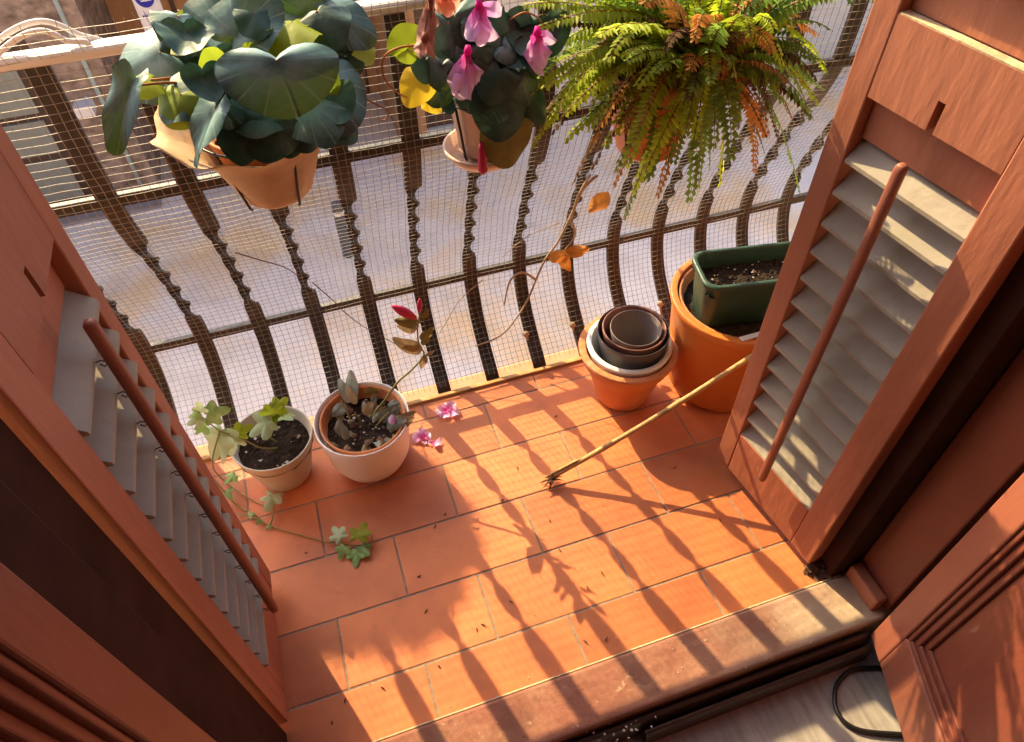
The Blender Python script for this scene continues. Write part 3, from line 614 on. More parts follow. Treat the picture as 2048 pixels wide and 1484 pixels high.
# -- dry cane leaning to the pot
r = thing('dry_cane', (.334, .812, .012), 'dry yellow cane with a root stub, lying from tiles up to the orange pot', 'cane')
p0 = Vector((.336, .813, .014)); p1 = Vector((.775, .795, .285)); m = MB(); pts = [p0.lerp(p1, i / 14) + Vector((0, 0, -.012 * math.sin(math.pi * i / 14))) for i in range(15)]
m.tube(pts, [.0058 + (.0012 if i in (4, 9) else 0) for i in range(15)], 10); m.tube([p0 + Vector((-.006, .004, .004)), pts[2] + Vector((-.002, .002, .007)), pts[3]], [.003, .003, .001], 6); m.build('cane', 'cane', r, smooth=True)
m = MB()
for i in range(16):
    d = Vector((rnd.uniform(-1, .6), rnd.uniform(-1, .5), rnd.uniform(-.5, .3))).normalized() * rnd.uniform(.012, .032); q = p0 + Vector((.006, -.004, 0))
    e_ = q + d; e_.z = max(e_.z, .002); m.tube([q, q.lerp(e_, .5) + Vector((0, 0, .004)), e_], [.0032, .002, .0006], 5)
m.build('root_stub', 'root', r, smooth=True)

# ------------------------------------------------------------------ hanging plants
def hook_wires(parent, c, h, rb, rt, angs, top):
    m = MB()
    for a in angs:
        d = Vector((math.cos(a), math.sin(a), 0)); p_ = Vector(c)
        m.tube([p_ + d * (rb + .003) + Vector((0, 0, -.001)), p_ + d * (rb + .006) + Vector((0, 0, .004)), p_ + d * ((rb + rt) / 2 + .005) + Vector((0, 0, h * .5)), p_ + d * (rt + .005) + Vector((0, 0, h * .95))], .0021, 6)
    m.tube([Vector(c) + Vector((math.cos(6.2832 * k / 24) * (rt + .005), math.sin(6.2832 * k / 24) * (rt + .005), h * .93)) for k in range(25)], .002, 5)
    for s in (-.05, .05):
        q = Vector((c[0] + s, c[1] + math.sqrt(max(0, (rt + .004) ** 2 - s * s)), c[2] + h * .93))
        m.tube(smooth_path([q, Vector((q.x, 1.106, q.z)), Vector((q.x, 1.108, .935)), Vector((q.x, 1.121, .946)), Vector((q.x, 1.16, .946)), Vector((q.x, 1.165, .935))], 4), .002, 6)
    return m.build('wire_holder', 'black', parent, smooth=True)

# -- big leaved cyclamen in a paper sleeve
c = Vector((-.052, .965, .770))
cy = thing('potted_cyclamen', c, 'cyclamen with large silvery leaves in a kraft paper sleeve, hanging left on the railing', 'potted plant')
m = MB(); m.lathe([(0, .004), (.046, .004), (.07, .10), (.071, .105), (.067, .105), (.06, .08), (0, .08)], c, 36); m.build('pot_body', 'terra', cy, smooth=True)
def crinkle(q, a):
    t = max(0, q.z / .14); fl = max(0, (t - .62) / .4)
    f = 1 + .05 * math.sin(3 * a + 1) * t + .04 * noise.noise((math.cos(a) * 2.5, math.sin(a) * 2.5, q.z * 22)) + .03 * abs(noise.noise((math.cos(a) * 6 + q.z * 20, math.sin(a) * 6, q.z * 40))) + fl * (.07 * math.cos(5 * a + .6) + .03 * math.sin(11 * a))
    zz = q.z + fl * (.008 * math.cos(5 * a + .6) + .006 * math.sin(9 * a))
    return Vector((q.x * f, q.y * f, zz))
m = MB(); pr = [(.0, -.001), (.030, -.001), (.047, .0), (.052, .006)] + [(.052 + .042 * (i / 9) + (.036 * ((i - 5) / 5) ** 2 if i > 5 else 0), .006 + .0122 * i) for i in range(1, 11)]
m.lathe(pr, c, 64, 0, crinkle); m.f.pop(); m.mi.pop(); m.t.pop()
m.build('paper_sleeve', 'paper', cy, smooth=True, solid=.0007)
soil(cy, c, .062, c.z + .085, 0)
hook_wires(cy, c, .112, .052, .078, [R(q) for q in (-136, -62, 20, 120)], .93)
m = MB(); pet = []
CR = Vector((-.045, .975, .865))
def HL(ox, oy, tx, ty, y0, y1, nrm, wid, mi, cup=.14, fold=0, wave=.06):
    if ox < 720 and oy > 140: y0 -= .075; y1 -= .085
    o_ = A(ox, oy, 1, y0); t_ = A(tx, ty, 1, y1)
    b_ = o_ - (t_ - o_) * (.22 / .78)
    m.leaf(b_, t_, nrm, wid, mi, cup, fold, wave, 'heart', rings=7, seg=34)
    pet.append([CR + Vector((rnd.uniform(-.03, .03), rnd.uniform(-.03, .03), 0)), (CR + o_) / 2 + Vector((0, 0, .03)), o_])
S_, D_, LM, Y_ = 0, 1, 2, 3
UP = (.0, -.55, .83)
HL(553, 122, 575, 226, .84, .81, (.02, -.66, .75), .98, S_, .22)
HL(638, 165, 706, 245, .96, .93, (.3, -.55, .8), .88, S_, .25)
HL(612, 205, 655, 268, .94, .90, (.1, -.7, .6), .62, S_, .2)
HL(668, 232, 706, 278, .95, .93, (.4, -.6, .6), .6, D_, .2)
HL(538, 245, 528, 318, .915, .90, (0, -.9, .35), .72, D_, .12)
HL(482, 255, 478, 322, .92, .905, (-.2, -.9, .3), .62, D_, .15)
HL(575, 255, 580, 310, .93, .915, (.2, -.9, .3), .6, D_, .15)
HL(430, 222, 386, 322, .92, .90, (-.75, -.45, .25), .32, S_, .1, .5)
HL(455, 215, 440, 250, .93, .92, (-.3, -.8, .4), .6, S_, .2)
HL(262, 172, 226, 298, .95, .93, (-.55, -.75, .1), .24, S_, .08, .7)
HL(318, 105, 232, 162, .95, .94, (-.35, -.6, .75), .66, S_, .25)
HL(300, 160, 245, 175, .98, .97, (-.2, -.5, .8), .5, LM, .15)
HL(352, 118, 300, 172, .99, .96, (-.1, -.4, .9), .6, LM, .1)
HL(385, 175, 330, 235, .97, .95, (-.4, -.6, .5), .5, D_, .1)
HL(375, 140, 385, 200, .95, .93, (-.1, -.7, .6), .7, D_, -.25)
HL(405, 150, 425, 205, .94, .93, (.2, -.6, .7), .62, D_, -.3)
HL(405, 108, 455, 92, .98, 1.0, (0, -.5, .8), .55, LM, .12)
HL(382, 72, 352, 28, 1.0, 1.02, (-.3, -.75, .3), .75, LM, .1)
HL(425, 30, 385, -10, 1.02, 1.03, (-.2, -.8, .3), .6, LM, .1)
HL(440, 66, 492, 8, .98, 1.0, (.1, -.7, .6), .85, S_, .2)
HL(470, 72, 548, -5, .95, .97, (-.3, -.75, .6), .5, S_, .12, .3)
HL(520, 40, 510, -30, .98, 1.0, (.2, -.8, .5), .5, LM, .1)
HL(560, 40, 575, -30, 1.0, 1.03, (-.2, -.7, .5), .5, S_, .12)
HL(590, 75, 560, 55, .98, .97, (.1, -.5, .8), .5, LM, .15)
HL(610, 30, 640, -30, 1.0, 1.0, (.3, -.8, .4), .6, S_, .15)
HL(640, 60, 700, 92, .97, .95, (.2, -.6, .7), .5, D_, .18)
HL(655, 26, 748, 62, .98, .96, (.25, -.6, .75), .55, S_, .2)
HL(680, 55, 742, 88, .99, .98, (.4, -.6, .6), .4, S_, .2)
HL(600, 108, 640, 92, 1.0, 1.0, (.1, -.5, .7), .6, Y_, .1)
HL(500, 90, 470, 70, .99, 1.0, (-.1, -.5, .8), .6, Y_, .1)
HL(560, 90, 600, 130, .98, .97, (.1, -.5, .8), .7, D_, .15)
HL(470, 170, 440, 225, .95, .93, (-.2, -.7, .5), .6, D_, .15)
HL(520, 205, 500, 260, .94, .91, (-.1, -.8, .5), .7, D_, .15)
HL(600, 245, 615, 300, .93, .915, (.2, -.85, .4), .65, D_, .15)
HL(430, 190, 470, 240, .94, .92, (.1, -.8, .5), .6, S_, .2)
HL(360, 190, 345, 250, .96, .94, (-.3, -.75, .4), .6, LM, .15)
HL(395, 205, 420, 262, .95, .93, (-.1, -.8, .45), .6, D_, .15)
HL(650, 200, 690, 215, .95, .94, (.2, -.7, .6), .65, S_, .2)
for k in range(18):
    ox, oy = rnd.uniform(340, 690), rnd.uniform(20, 200); a = rnd.uniform(-.5, .5)
    HL(ox, oy, ox + (ox - 520) * .12 + rnd.uniform(-25, 25), oy + rnd.uniform(35, 62), rnd.uniform(.93, .99), rnd.uniform(.92, .96), (a, -.65, .65), rnd.uniform(.6, .85), rnd.choice([0, 1, 2, 2, 1]), rnd.choice([.2, .25, -.15]), 0, .1)
m.build('foliage', ['silver', 'leaf_dark', 'leaf_lime', 'leaf_yellow'], cy, smooth=True)
stems(cy, pet, .0024, 'stem_r')
stems(cy, [[A(640, 190, 1, .95), A(700, 185, 1, .94), A(745, 205, 1, .93), A(775, 222, 1, .925), A(770, 240, 1, .925), A(758, 238, 1, .925)]], .0016, 'stem_r', 'flower_stalk')
m = MB(); m.leaf(A(700, 172, 1, .925), A(708, 240, 1, .92), (.2, -.9, .3), .30, 0, .15, .1, .06, 'petal', seg=18, rings=4); m.build('petal', 'petal_w', cy, smooth=True)

# -- flowering cyclamen in the middle
c = Vector((.287, 1.01, .745))
fc = thing('potted_cyclamen', c, 'pink flowering cyclamen in a pale pot hanging in the middle of the railing', 'potted plant')
m = MB(); m.lathe([(0, 0), (.043, 0), (.047, .006), (.058, .09), (.062, .098), (.062, .110), (.057, .110), (.053, .08), (0, .08)], c, 40); m.build('pot_body', 'pinkpot', fc, smooth=True, bevel=.001)
m = MB(); m.lathe([(0, -.012), (.05, -.012), (.061, .002), (.063, .01), (.059, .01), (.05, -.006), (0, -.006)], c + Vector((-.012, -.004, 0)), 40); m.build('saucer', 'pinkpot', fc, smooth=True)
soil(fc, c, .054, c.z + .092, 0)
hook_wires(fc, c, .104, .047, .062, [R(q) for q in (-150, -70, -15, 100)], .93)
m = MB(); pet = []; CR = Vector((.295, 1.0, .83))
HL(1000, 195, 1005, 278, .925, .90, (.05, -.8, .5), .62, 1, .15)
HL(1018, 262, 1010, 334, .925, .915, (.1, -.9, .3), .62, 4, .12)
HL(1040, 150, 1060, 205, .94, .92, (.2, -.7, .6), .62, 0, .2)
HL(1000, 140, 975, 200, .935, .915, (-.1, -.8, .5), .6, 1, .18)
HL(815, 88, 798, 52, .97, .98, (-.2, -.85, .3), .95, 2, .08)
HL(812, 100, 822, 125, .97, .96, (-.2, -.8, .4), .8, 2, .1)
HL(838, 160, 812, 208, .96, .95, (-.3, -.7, .5), .55, 3, .15)
HL(858, 200, 882, 222, .97, .96, (.1, -.7, .6), .5, 3, .15)
HL(895, 205, 905, 225, .97, .96, (.1, -.7, .6), .6, 1, .15)
HL(852, 120, 850, 165, .96, .95, (-.1, -.8, .5), .6, 1, .15)
HL(885, 130, 880, 180, .95, .94, (-.1, -.7, .6), .7, 0, .18)
HL(905, 75, 880, 92, .97, .96, (-.1, -.6, .7), .8, 0, .18)
HL(940, 82, 925, 62, .97, .97, (0, -.6, .7), .7, 0, .18)
HL(965, 88, 985, 118, .95, .94, (.1, -.6, .7), .7, 1, .2)
HL(1010, 92, 1035, 115, .95, .94, (.2, -.6, .7), .8, 0, .2)
HL(1020, 70, 1060, 62, .98, .97, (.2, -.6, .7), .7, 1, .2)
HL(900, 35, 930, 50, .99, .98, (0, -.6, .7), .7, 1, .2)
HL(1060, 95, 1075, 60, .98, .98, (.2, -.6, .7), .6, 0, .2)
HL(1085, 130, 1110, 165, .99, .98, (.3, -.7, .6), .7, 1, .2)
HL(1065, 190, 1090, 240, .95, .93, (.3, -.7, .6), .6, 1, .2)
HL(985, 30, 1000, 70, .99, .98, (.1, -.6, .7), .7, 1, .2)
HL(945, 130, 955, 190, .94, .93, (0, -.8, .5), .7, 1, .2)
for k in range(16):
    ox, oy = rnd.uniform(850, 1100), rnd.uniform(30, 190)
    HL(ox, oy, ox + rnd.uniform(-30, 30), oy + rnd.uniform(40, 70), .97, .95, (rnd.uniform(-.7, .7), -.6, .7), .7, rnd.choice([0, 1, 1]), rnd.choice([.2, -.2, .3]), 0, .12)
m.build('foliage', ['silver', 'leaf_dark', 'leaf_lime', 'leaf_yellow', 'leaf_olive'] if 'leaf_olive' in M else ['silver', 'leaf_dark', 'leaf_lime', 'leaf_yellow', 'stem_g'], fc, smooth=True)
stems(fc, pet, .0018, 'stem_r')
stems(fc, [[A(850, 90, 1, .95), A(800, 95, 1, .94), A(768, 115, 1, .94), A(768, 155, 1, .94), A(795, 185, 1, .94), A(815, 195, 1, .95)], [A(1020, 40, 1, .97), A(1050, 25, 1, .96), A(1080, 40, 1, .96), A(1085, 70, 1, .96)]], .0017, 'stem_r', 'flower_stalk')
def flower(bx, by, tips, y_, mtl, wid=.24):
    f_ = MB(); b_ = A(bx, by, 1, y_)
    for (tx, ty, dy, rl) in tips:
        t0 = A(tx, ty, 1, y_ + dy); f_.leaf(b_, b_ + (t0 - b_) * 1.18, (rl, -.9, .25), wid * .86, 0, .12, -.3, .14, 'petal', seg=18, rings=5)
    q = A(bx, by - 14, 1, y_ + .004); f_.tube([b_ + Vector((0, .004, -.004)), b_, q], [.004, .006, .0035], 8)
    f_.build('flower', mtl, fc, smooth=True)
flower(958, 12, [(940, 72, -.01, -.5), (965, 80, -.018, 0), (988, 70, -.012, .4), (1002, 20, .0, .6), (952, -30, .0, -.3)], .915, 'petal', .30)
flower(936, 104, [(905, 178, .0, -.6), (922, 190, -.012, -.2), (940, 186, -.014, .1), (962, 160, .0, .6)], .915, 'petal', .24)
flower(1075, 66, [(1062, 108, .0, -.6), (1080, 128, -.01, 0), (1092, 138, -.006, .3), (1108, 78, .0, .6)], .92, 'petal', .32)
flower(862, -5, [(846, 60, 0, -.5), (858, 92, -.008, -.1), (868, 100, -.006, .2), (840, 100, .0, -.3)], .935, 'petal_w', .14)
flower(888, -22, [(878, 20, 0, -.4), (900, 26, -.01, .1), (918, 10, 0, .5)], .94, 'petal_o', .34)
flower(850, 78, [(832, 100, 0, -.5), (848, 106, -.006, 0), (866, 104, 0, .5)], .925, 'petal_w', .3)
m = MB(); m.tube([A(962, 285, 1, .93), A(964, 318, 1, .928), A(966, 340, 1, .927), A(966, 348, 1, .927)], [.003, .007, .008, .003], 8); m.build('bud', 'bud', fc, smooth=True)

# -- fern
c = Vector((.575, 1.0, .69))
fe = thing('potted_fern', c, 'shaggy green and rust fern in an orange pot hanging on the railing', 'potted fern')
m = MB(); m.lathe([(0, 0), (.052, 0), (.056, .006), (.082, .125), (.088, .128), (.088, .15), (.082, .15), (.076, .12), (0, .12)], c, 40); m.build('pot_body', 'orangepot', fe, smooth=True)
soil(fe, c, .076, c.z + .13, 0)
hook_wires(fe, c, .13, .056, .086, [R(q) for q in (-150, -80, -10, 100)], .93)
CR = c + Vector((.045, -.03, .19))
nf = [0]
def frond(b_, ctrl, t_, wid, mi, dens=30, name='frond', into=False):
    f_ = MASS if into else MB(); k0 = mi if into else 0; b_, ctrl, t_ = Vector(b_), Vector(ctrl), Vector(t_); pts = []; dens = max(18, int(((t_ - ctrl).length + (ctrl - b_).length) / (.0095 if into else .0078)))
    for i in range(dens + 1):
        t = i / dens; pts.append(b_ * (1-t)**2 + ctrl * 2*t*(1-t) + t_ * t*t)
    f_.tube(pts[::2], [.0012 * (1 - .7 * i / len(pts[::2])) for i in range(len(pts[::2]))], 4, 3 if into else 1)
    roll = rnd.uniform(-.5, .5); tn = rnd.random()
    for i in range(2, dens):
        t = i / dens; d = (pts[i+1] - pts[i-1]).normalized(); sd = d.cross(Vector((0, 0, 1)))
        sd = sd.normalized() if sd.length > .05 else d.orthogonal().normalized()
        up = sd.cross(d); sd = (sd * math.cos(roll) + up * math.sin(roll)).normalized(); up = sd.cross(d).normalized()
        ln = 1.5 * wid * min(1, t * 5) * (1 - t) ** .45 * rnd.uniform(.75, 1.1) + .002; hw = (pts[i+1] - pts[i]).length * .52 + .0008
        for sg in (-1, 1):
            if rnd.random() < .05: continue
            v = (sd * sg + d * .3 - up * rnd.uniform(-.05, .45)).normalized(); q = pts[i]; e_ = q + v * ln + Vector((0, 0, -ln * .2))
            mid = q + v * ln * .45 + up * ln * .06
            f_.add([q, mid + d * hw, e_, mid - d * hw], [(0, 1, 2, 3)], k0, None, min(1, max(0, tn + rnd.uniform(-.25, .25))))
    if not into: f_.build(name, [['fern_a', 'fern_b', 'fern_c', 'fern_d'][mi], 'stem_r' if mi < 2 else 'fern_d'], fe)
def fpx(sx, sy, tx, ty, y1, lift, wid, mi, y0=None):
    t_ = A(tx, ty, 1, y1); b_ = CR + Vector((rnd.uniform(-.03, .03), rnd.uniform(-.03, .03), -.02))
    if sx is not None: b_ = A(sx, sy, 1, y0 if y0 else y1)
    md = (b_ + t_) / 2 + Vector((rnd.uniform(-.03, .03), rnd.uniform(-.03, .02), lift)); frond(b_, md, t_, wid, mi)
for q in [(None, 0, 1245, 445, .93, .14, .021, 1), (None, 0, 1602, 392, .92, .2, .017, 1), (None, 0, 1395, 385, .92, .13, .022, 1), (None, 0, 1420, 345, .95, .12, .022, 1), (None, 0, 1060, 300, .93, .16, .018, 0),
          (None, 0, 1090, 255, .95, .14, .020, 0), (None, 0, 1640, 215, .93, .12, .018, 0), (None, 0, 1655, 150, .95, .14, .02, 0), (None, 0, 1620, 180, .97, .1, .02, 2), (None, 0, 1040, 12, .97, .06, .022, 0), (None, 0, 1130, 145, .92, .07, .022, 0),
          (None, 0, 1075, 55, .95, .08, .022, 0), (None, 0, 1220, 20, .97, .03, .026, 0), (None, 0, 1290, -50, 1.0, .05, .034, 0), (None, 0, 1330, -60, 1.0, .05, .034, 0), (None, 0, 1180, -20, .98, .06, .028, 0), (None, 0, 1410, -60, 1.0, .04, .028, 0),
          (None, 0, 1520, 10, 1.0, .06, .024, 0), (None, 0, 1600, 30, 1.02, .06, .022, 2), (None, 0, 1640, 70, 1.0, .08, .02, 2), (None, 0, 1560, 290, .95, .14, .012, 3), (None, 0, 1530, 310, .93, .1, .011, 3), (None, 0, 1160, 330, .96, .16, .013, 3),
          (None, 0, 1140, 380, .98, .15, .010, 3), (None, 0, 1290, 370, .94, .13, .02, 1), (None, 0, 1330, 340, .92, .12, .02, 1), (None, 0, 1265, 300, .93, .1, .02, 1), (None, 0, 1480, 250, .93, .1, .018, 2), (None, 0, 1500, 200, .92, .08, .016, 2),
          (None, 0, 1440, 160, .88, .05, .015, 2), (None, 0, 1400, 150, .87, .04, .014, 2), (None, 0, 1350, 180, .88, .03, .014, 3), (None, 0, 1310, 160, .88, .03, .012, 3), (None, 0, 1210, 180, .9, .06, .018, 0), (None, 0, 1250, 110, .9, .04, .024, 0),
          (None, 0, 1180, 290, .93, .12, .018, 2), (None, 0, 1370, 60, .92, .02, .02, 2), (None, 0, 1470, 100, .93, .04, .022, 0), (None, 0, 1540, 110, .95, .06, .022, 0), (None, 0, 1590, 250, .96, .12, .014, 2), (None, 0, 1225, 380, .95, .12, .014, 2), (None, 0, 1225, 350, .90, .10, .02, 1), (None, 0, 1262, 395, .90, .11, .02, 0), (None, 0, 1300, 362, .89, .10, .02, 1), (None, 0, 1345, 335, .89, .09, .02, 1), (None, 0, 1312, 402, .90, .11, .016, 2), (None, 0, 1205, 300, .91, .09, .02, 0), (None, 0, 1178, 345, .92, .11, .015, 3), (None, 0, 1378, 412, .91, .11, .02, 1), (None, 0, 1440, 380, .92, .12, .018, 0), (None, 0, 1120, 240, .92, .09, .02, 0), (None, 0, 1060, 190, .93, .08, .02, 0), (None, 0, 1510, 350, .93, .12, .016, 2)]:
    fpx(*q)
for i in range(46):
    a = rnd.random() * 6.2832; rr = rnd.uniform(.10, .29); dz = rnd.uniform(-.11, .13)
    t_ = CR + Vector((math.cos(a) * rr * 1.08, math.sin(a) * rr * .62, dz))
    if t_.y > 1.10: t_.y = 1.10 - rnd.random() * .05
    mi = rnd.choice([1, 2, 2, 3, 3] if math.cos(a) > .3 and dz < .05 else [0, 0, 0, 1, 1, 2])
    b_ = CR + Vector((math.cos(a) * .03, math.sin(a) * .03, -.02))
    frond(b_, (b_ + t_) / 2 + Vector((0, 0, rnd.uniform(.05, .14))), t_, rnd.uniform(.014, .026), mi)

def fern_mass(cnt, mis):
    global MASS
    MASS = MB()
    for i in range(cnt):
        a = rnd.random() * 6.2832; rr = rnd.uniform(.06, .27); dz = rnd.uniform(-.13, .10) if rr > .1 else rnd.uniform(.0, .12)
        t_ = CR + Vector((math.cos(a) * rr * 1.05, math.sin(a) * rr * .62, dz))
        if t_.y > 1.10: t_.y = 1.10 - rnd.random() * .05
        b_ = CR + Vector((math.cos(a) * rnd.uniform(0, .06), math.sin(a) * .05, -.03))
        frond(b_, (b_ + t_) / 2 + Vector((0, 0, rnd.uniform(.03, .13))), t_, rnd.uniform(.012, .022), rnd.choice(mis), 24, into=True)
    tag(MASS.build('frond_mass', ['fern_a', 'fern_b', 'fern_c', 'fern_d'], fe), kind='stuff')
fern_mass(210, [0, 0, 0, 1, 1, 1, 2, 3])

# ------------------------------------------------------------------ small things on and around the net
def on_net(px, py, lo=1.05, hi=1.34):   # first crossing of the pixel ray with the bellied net surface
    best = None
    for k in range(200):
        y = lo + (hi - lo) * k / 199; q = A(px, py, 1, y)
        yy = None
        for a_, b_ in zip(PROF, PROF[1:]):
            if min(a_[1], b_[1]) <= q.z <= max(a_[1], b_[1]): t = (q.z - a_[1]) / (b_[1] - a_[1] + 1e-9); yy = a_[0] + (b_[0] - a_[0]) * t
        if yy is not None and (best is None or abs(yy - .02 - y) < best[0]): best = (abs(yy - .02 - y), q)
    return best[1] if best else A(px, py, 1, 1.14)
def vine(paths, rad, label, mtl='vine'):
    m = MB()
    for pth in paths:
        sp = smooth_path([on_net(*q) for q in pth], 5); m.tube(sp, [rad * (1 - .45 * i / len(sp)) for i in range(len(sp))], 6)
    return tag(m.build('dry_vine', mtl, smooth=True), label, 'dry vine')
vine([[(1195, 350), (1165, 380), (1145, 425), (1118, 480), (1090, 520), (1072, 560), (1055, 600), (1030, 640), (1000, 672), (952, 692)], [(1072, 560), (1045, 545), (1020, 562), (1008, 610)], [(1180, 350), (1155, 395), (1142, 440)], [(1142, 440), (1150, 470), (1130, 500)]], .0036, 'pale dry vine climbing the mesh from below the fern to lower rail')
vine([[(1120, 445), (1060, 470), (1020, 500), (1000, 520)], [(965, 560), (920, 600), (895, 640), (880, 665)]], .0012, 'thin dry tendril caught in the mesh beneath the pink cyclamen')
vine([[(305, 270), (345, 340), (370, 400), (400, 440), (440, 478)], [(470, 505), (520, 520), (570, 535), (605, 558)], [(625, 565), (665, 600), (690, 625), (730, 655), (795, 690)]], .0014, 'long thin dark tendril running along the mesh below the paper sleeve', 'root')
def caught_leaf(pts, label, wd):
    m = MB()
    for (bx, by, tx, ty) in pts:
        b_, t_ = on_net(bx, by), on_net(tx, ty); b_.y -= .012; t_.y -= .014
        m.leaf(b_, t_, (rnd.uniform(-.3, .3), -.8, .5), wd, 0, .15, .2, .1, 'oval', seg=14, rings=4)
    tag(m.build('dry_leaf', 'dryleaf', smooth=True), label, 'dry leaf')
caught_leaf([(1210, 385, 1172, 420)], 'orange dry leaf caught in the mesh under the fern pot', .3)
caught_leaf([(1095, 512, 1142, 500), (1120, 505, 1136, 540), (1130, 500, 1178, 492)], 'curled orange dry leaf caught on the lower rail beside the vine', .24)
for (px, py, lab) in [(1050, 665, 'round grey net knot with a tail, beside the lower end of the vine'), (1143, 647, 'pale round net knot left of the nested pots'), (1318, 605, 'grey net knot between the nested pots and orange pot')]:
    q = on_net(px, py); q.y -= .006; m = MB()
    m.lathe([(0, -.008), (.006, -.006), (.0088, 0), (.006, .006), (0, .008)], q, 14, 0, lambda v, a: v * (1 + .12 * noise.noise(v * 300)))
    m.tube([q, q + Vector((.004, .0, -.02)), q + Vector((.006, -.01, -.04))], [.004, .003, .002], 6)
    tag(m.build('net_knot', 'vine', smooth=True), lab, 'net knot')
def cord(pts, y_, label):
    m = MB(); m.tube(smooth_path([A(px, py, 1, y_) for px, py in pts], 6), .0042, 8); tag(m.build('white_cord', 'hand', smooth=True), label, 'cord')
cord([(-60, 130), (0, 78), (30, 58), (60, 46), (92, 43), (125, 53), (160, 70), (205, 82), (230, 100)], 1.155, 'pale cord arching above the handrail, the upper of two')
cord([(-40, 130), (0, 103), (30, 80), (58, 66), (88, 62), (112, 70), (135, 82), (172, 84), (180, 100)], 1.135, 'white cord looping just over the handrail, the lower of two')
def fallen(pts, label):
    m = MB()
    for (bx, by, tx, ty, z0, z1, wd) in pts:
        m.leaf(A(bx, by, 2, z0), A(tx, ty, 2, z1), (rnd.uniform(-.6, .6), -.3, .8), wd, 0, .05, .25, .2, 'petal', seg=18, rings=5)
    tag(m.build('fallen_flower', 'petal', smooth=True), label, 'fallen flower')
fallen([(895, 822, 872, 824, .006, .012, .5), (893, 820, 912, 808, .006, .018, .5), (895, 824, 918, 824, .004, .01, .45), (890, 824, 893, 836, .004, .006, .5), (893, 820, 888, 806, .006, .02, .45)], 'crumpled deep pink fallen flower lying on the tiles near the mesh')
fallen([(846, 876, 824, 874, .006, .01, .5), (846, 875, 838, 856, .006, .02, .5), (848, 876, 862, 868, .006, .014, .5), (850, 880, 848, 888, .004, .005, .5), (866, 884, 882, 888, .004, .008, .55), (866, 884, 856, 884, .004, .008, .4)], 'pale pink fallen flower with torn petals beside the white pot')
# crumbs and specks
m = MB()
for (px, py) in [(890, 1028), (838, 1152), (852, 1222), (966, 1249), (953, 1258), (612, 1105), (690, 1400), (664, 1445), (765, 1375), (1022, 1203), (1120, 1100), (1212, 1278), (1100, 1042), (1350, 935), (1440, 1040), (1204, 1145), (1170, 1282), (878, 1332), (1005, 1000), (1035, 935), (870, 1053), (1112, 832), (1175, 1175)]:
    q = A(px, py, 2, .002); d = Vector((rnd.uniform(-1, 1), rnd.uniform(-1, 1), .2)).normalized() * rnd.uniform(.002, .0055); m.tube([q - d, q, q + d], [.0006, .0016, .0006], 5)
for _ in range(70):
    q = Vector((rnd.uniform(-.2, .8), rnd.choice([rnd.uniform(.41, 1.12), rnd.uniform(1.09, 1.13), rnd.uniform(.405, .425)]), .0015)); chunk(m, q, rnd.uniform(.0005, .0014), rnd.choice([0, 0, 1]))
for _ in range(90):
    q = Vector((rnd.uniform(-.2, .82), rnd.uniform(.3, .4), .0208)); chunk(m, q, rnd.uniform(.0004, .0016), rnd.choice([0, 1, 1, 1]))
for _ in range(26):
    q = Vector((rnd.gauss(.26, .04), rnd.gauss(.285, .014), .004)); chunk(m, q, rnd.uniform(.001, .003), 1)
tag(m.build('dirt_specks', ['root', 'grit']), 'dark crumbs and pale specks scattered over tiles and sill', 'dirt', kind='stuff')
m = MB()
for _ in range(60):
    q = Vector((rnd.gauss(.79, .014), rnd.gauss(.428, .009), abs(rnd.gauss(.006, .008)))); a = rnd.random() * 6.28
    m.leaf(q, q + Vector((math.cos(a), math.sin(a), rnd.uniform(-.2, .5))) * rnd.uniform(.01, .028), (0, 0, 1), .35, rnd.choice([0, 0, 1]), .1, .3, .1, 'oval', seg=10, rings=2)
tag(m.build('leaf_litter', ['root', 'bark'], smooth=True), 'dark leaf litter and moss gathered at foot of the right shutter', 'leaf litter', kind='stuff')
m = MB(); m.tube(smooth_path([A(px, py, 2, -.049) for px, py in [(1830, 1330), (1790, 1335), (1740, 1335), (1700, 1342), (1675, 1368), (1669, 1395), (1675, 1425), (1695, 1448), (1730, 1462), (1800, 1468), (1850, 1468)]], 8), .0042, 8)
tag(m.build('black_cable', 'black', smooth=True), 'loop of black cable on the grey floor by the right door leaf', 'cable')

# ------------------------------------------------------------------ across the street
WY = 7.65
b = thing('stone_building', (0, WY, -3.2), 'brown stone building across the street with a boarded recess and dark door', 'building')
m = MB()
for lo, hi in [((-9, WY, -3.2), (-3.2, WY + .3, -.3)), ((-3.2, WY, -1.35), (-2.16, WY + .3, -.3)), ((-2.16, WY, -3.2), (-1.62, WY + .3, -.3)), ((-1.62, WY, -.9), (1.12, WY + .3, -.3))]: m.box(lo, hi)
m.box((-1.72, WY + .3, -3.2), (-1.62, WY + 1.4, -.3)); m.build('stone_wall', 'stone', b)
m = MB(); m.box((-1.62, WY + 1.35, -3.2), (1.12, WY + 1.45, -.3)); m.build('board_wall', 'orange', b)
m = MB()
for x in (-1.0, -.4, .2, .62, .95): m.box((x, WY + 1.33, -3.2), (x + .05, WY + 1.35, -.9))
m.build('board_batten', 'dbrown', b)
m = MB(); m.box((1.12, WY - .03, -3.2), (1.43, WY + 1.45, -.3)); m.build('pier', 'orange', b)
m = MB(); m.box((-1.618, WY + .02, -3.2), (1.118, WY + 1.348, -3.185)); m.build('doorstep', 'plaster', b)
def door(x0, x1, z0, z1, pan, panels):
    f = MB(); f.box((x0, WY + .02, z0), (x1, WY + .12, z1)); o = f.build('door', 'dbrown', b)
    for (a0, a1, c0, c1) in panels:
        p_ = MB(); p_.box((a0, WY - .004, c0), (a1, WY + .05, c1)); p_.build('panel', pan, o)
    return o
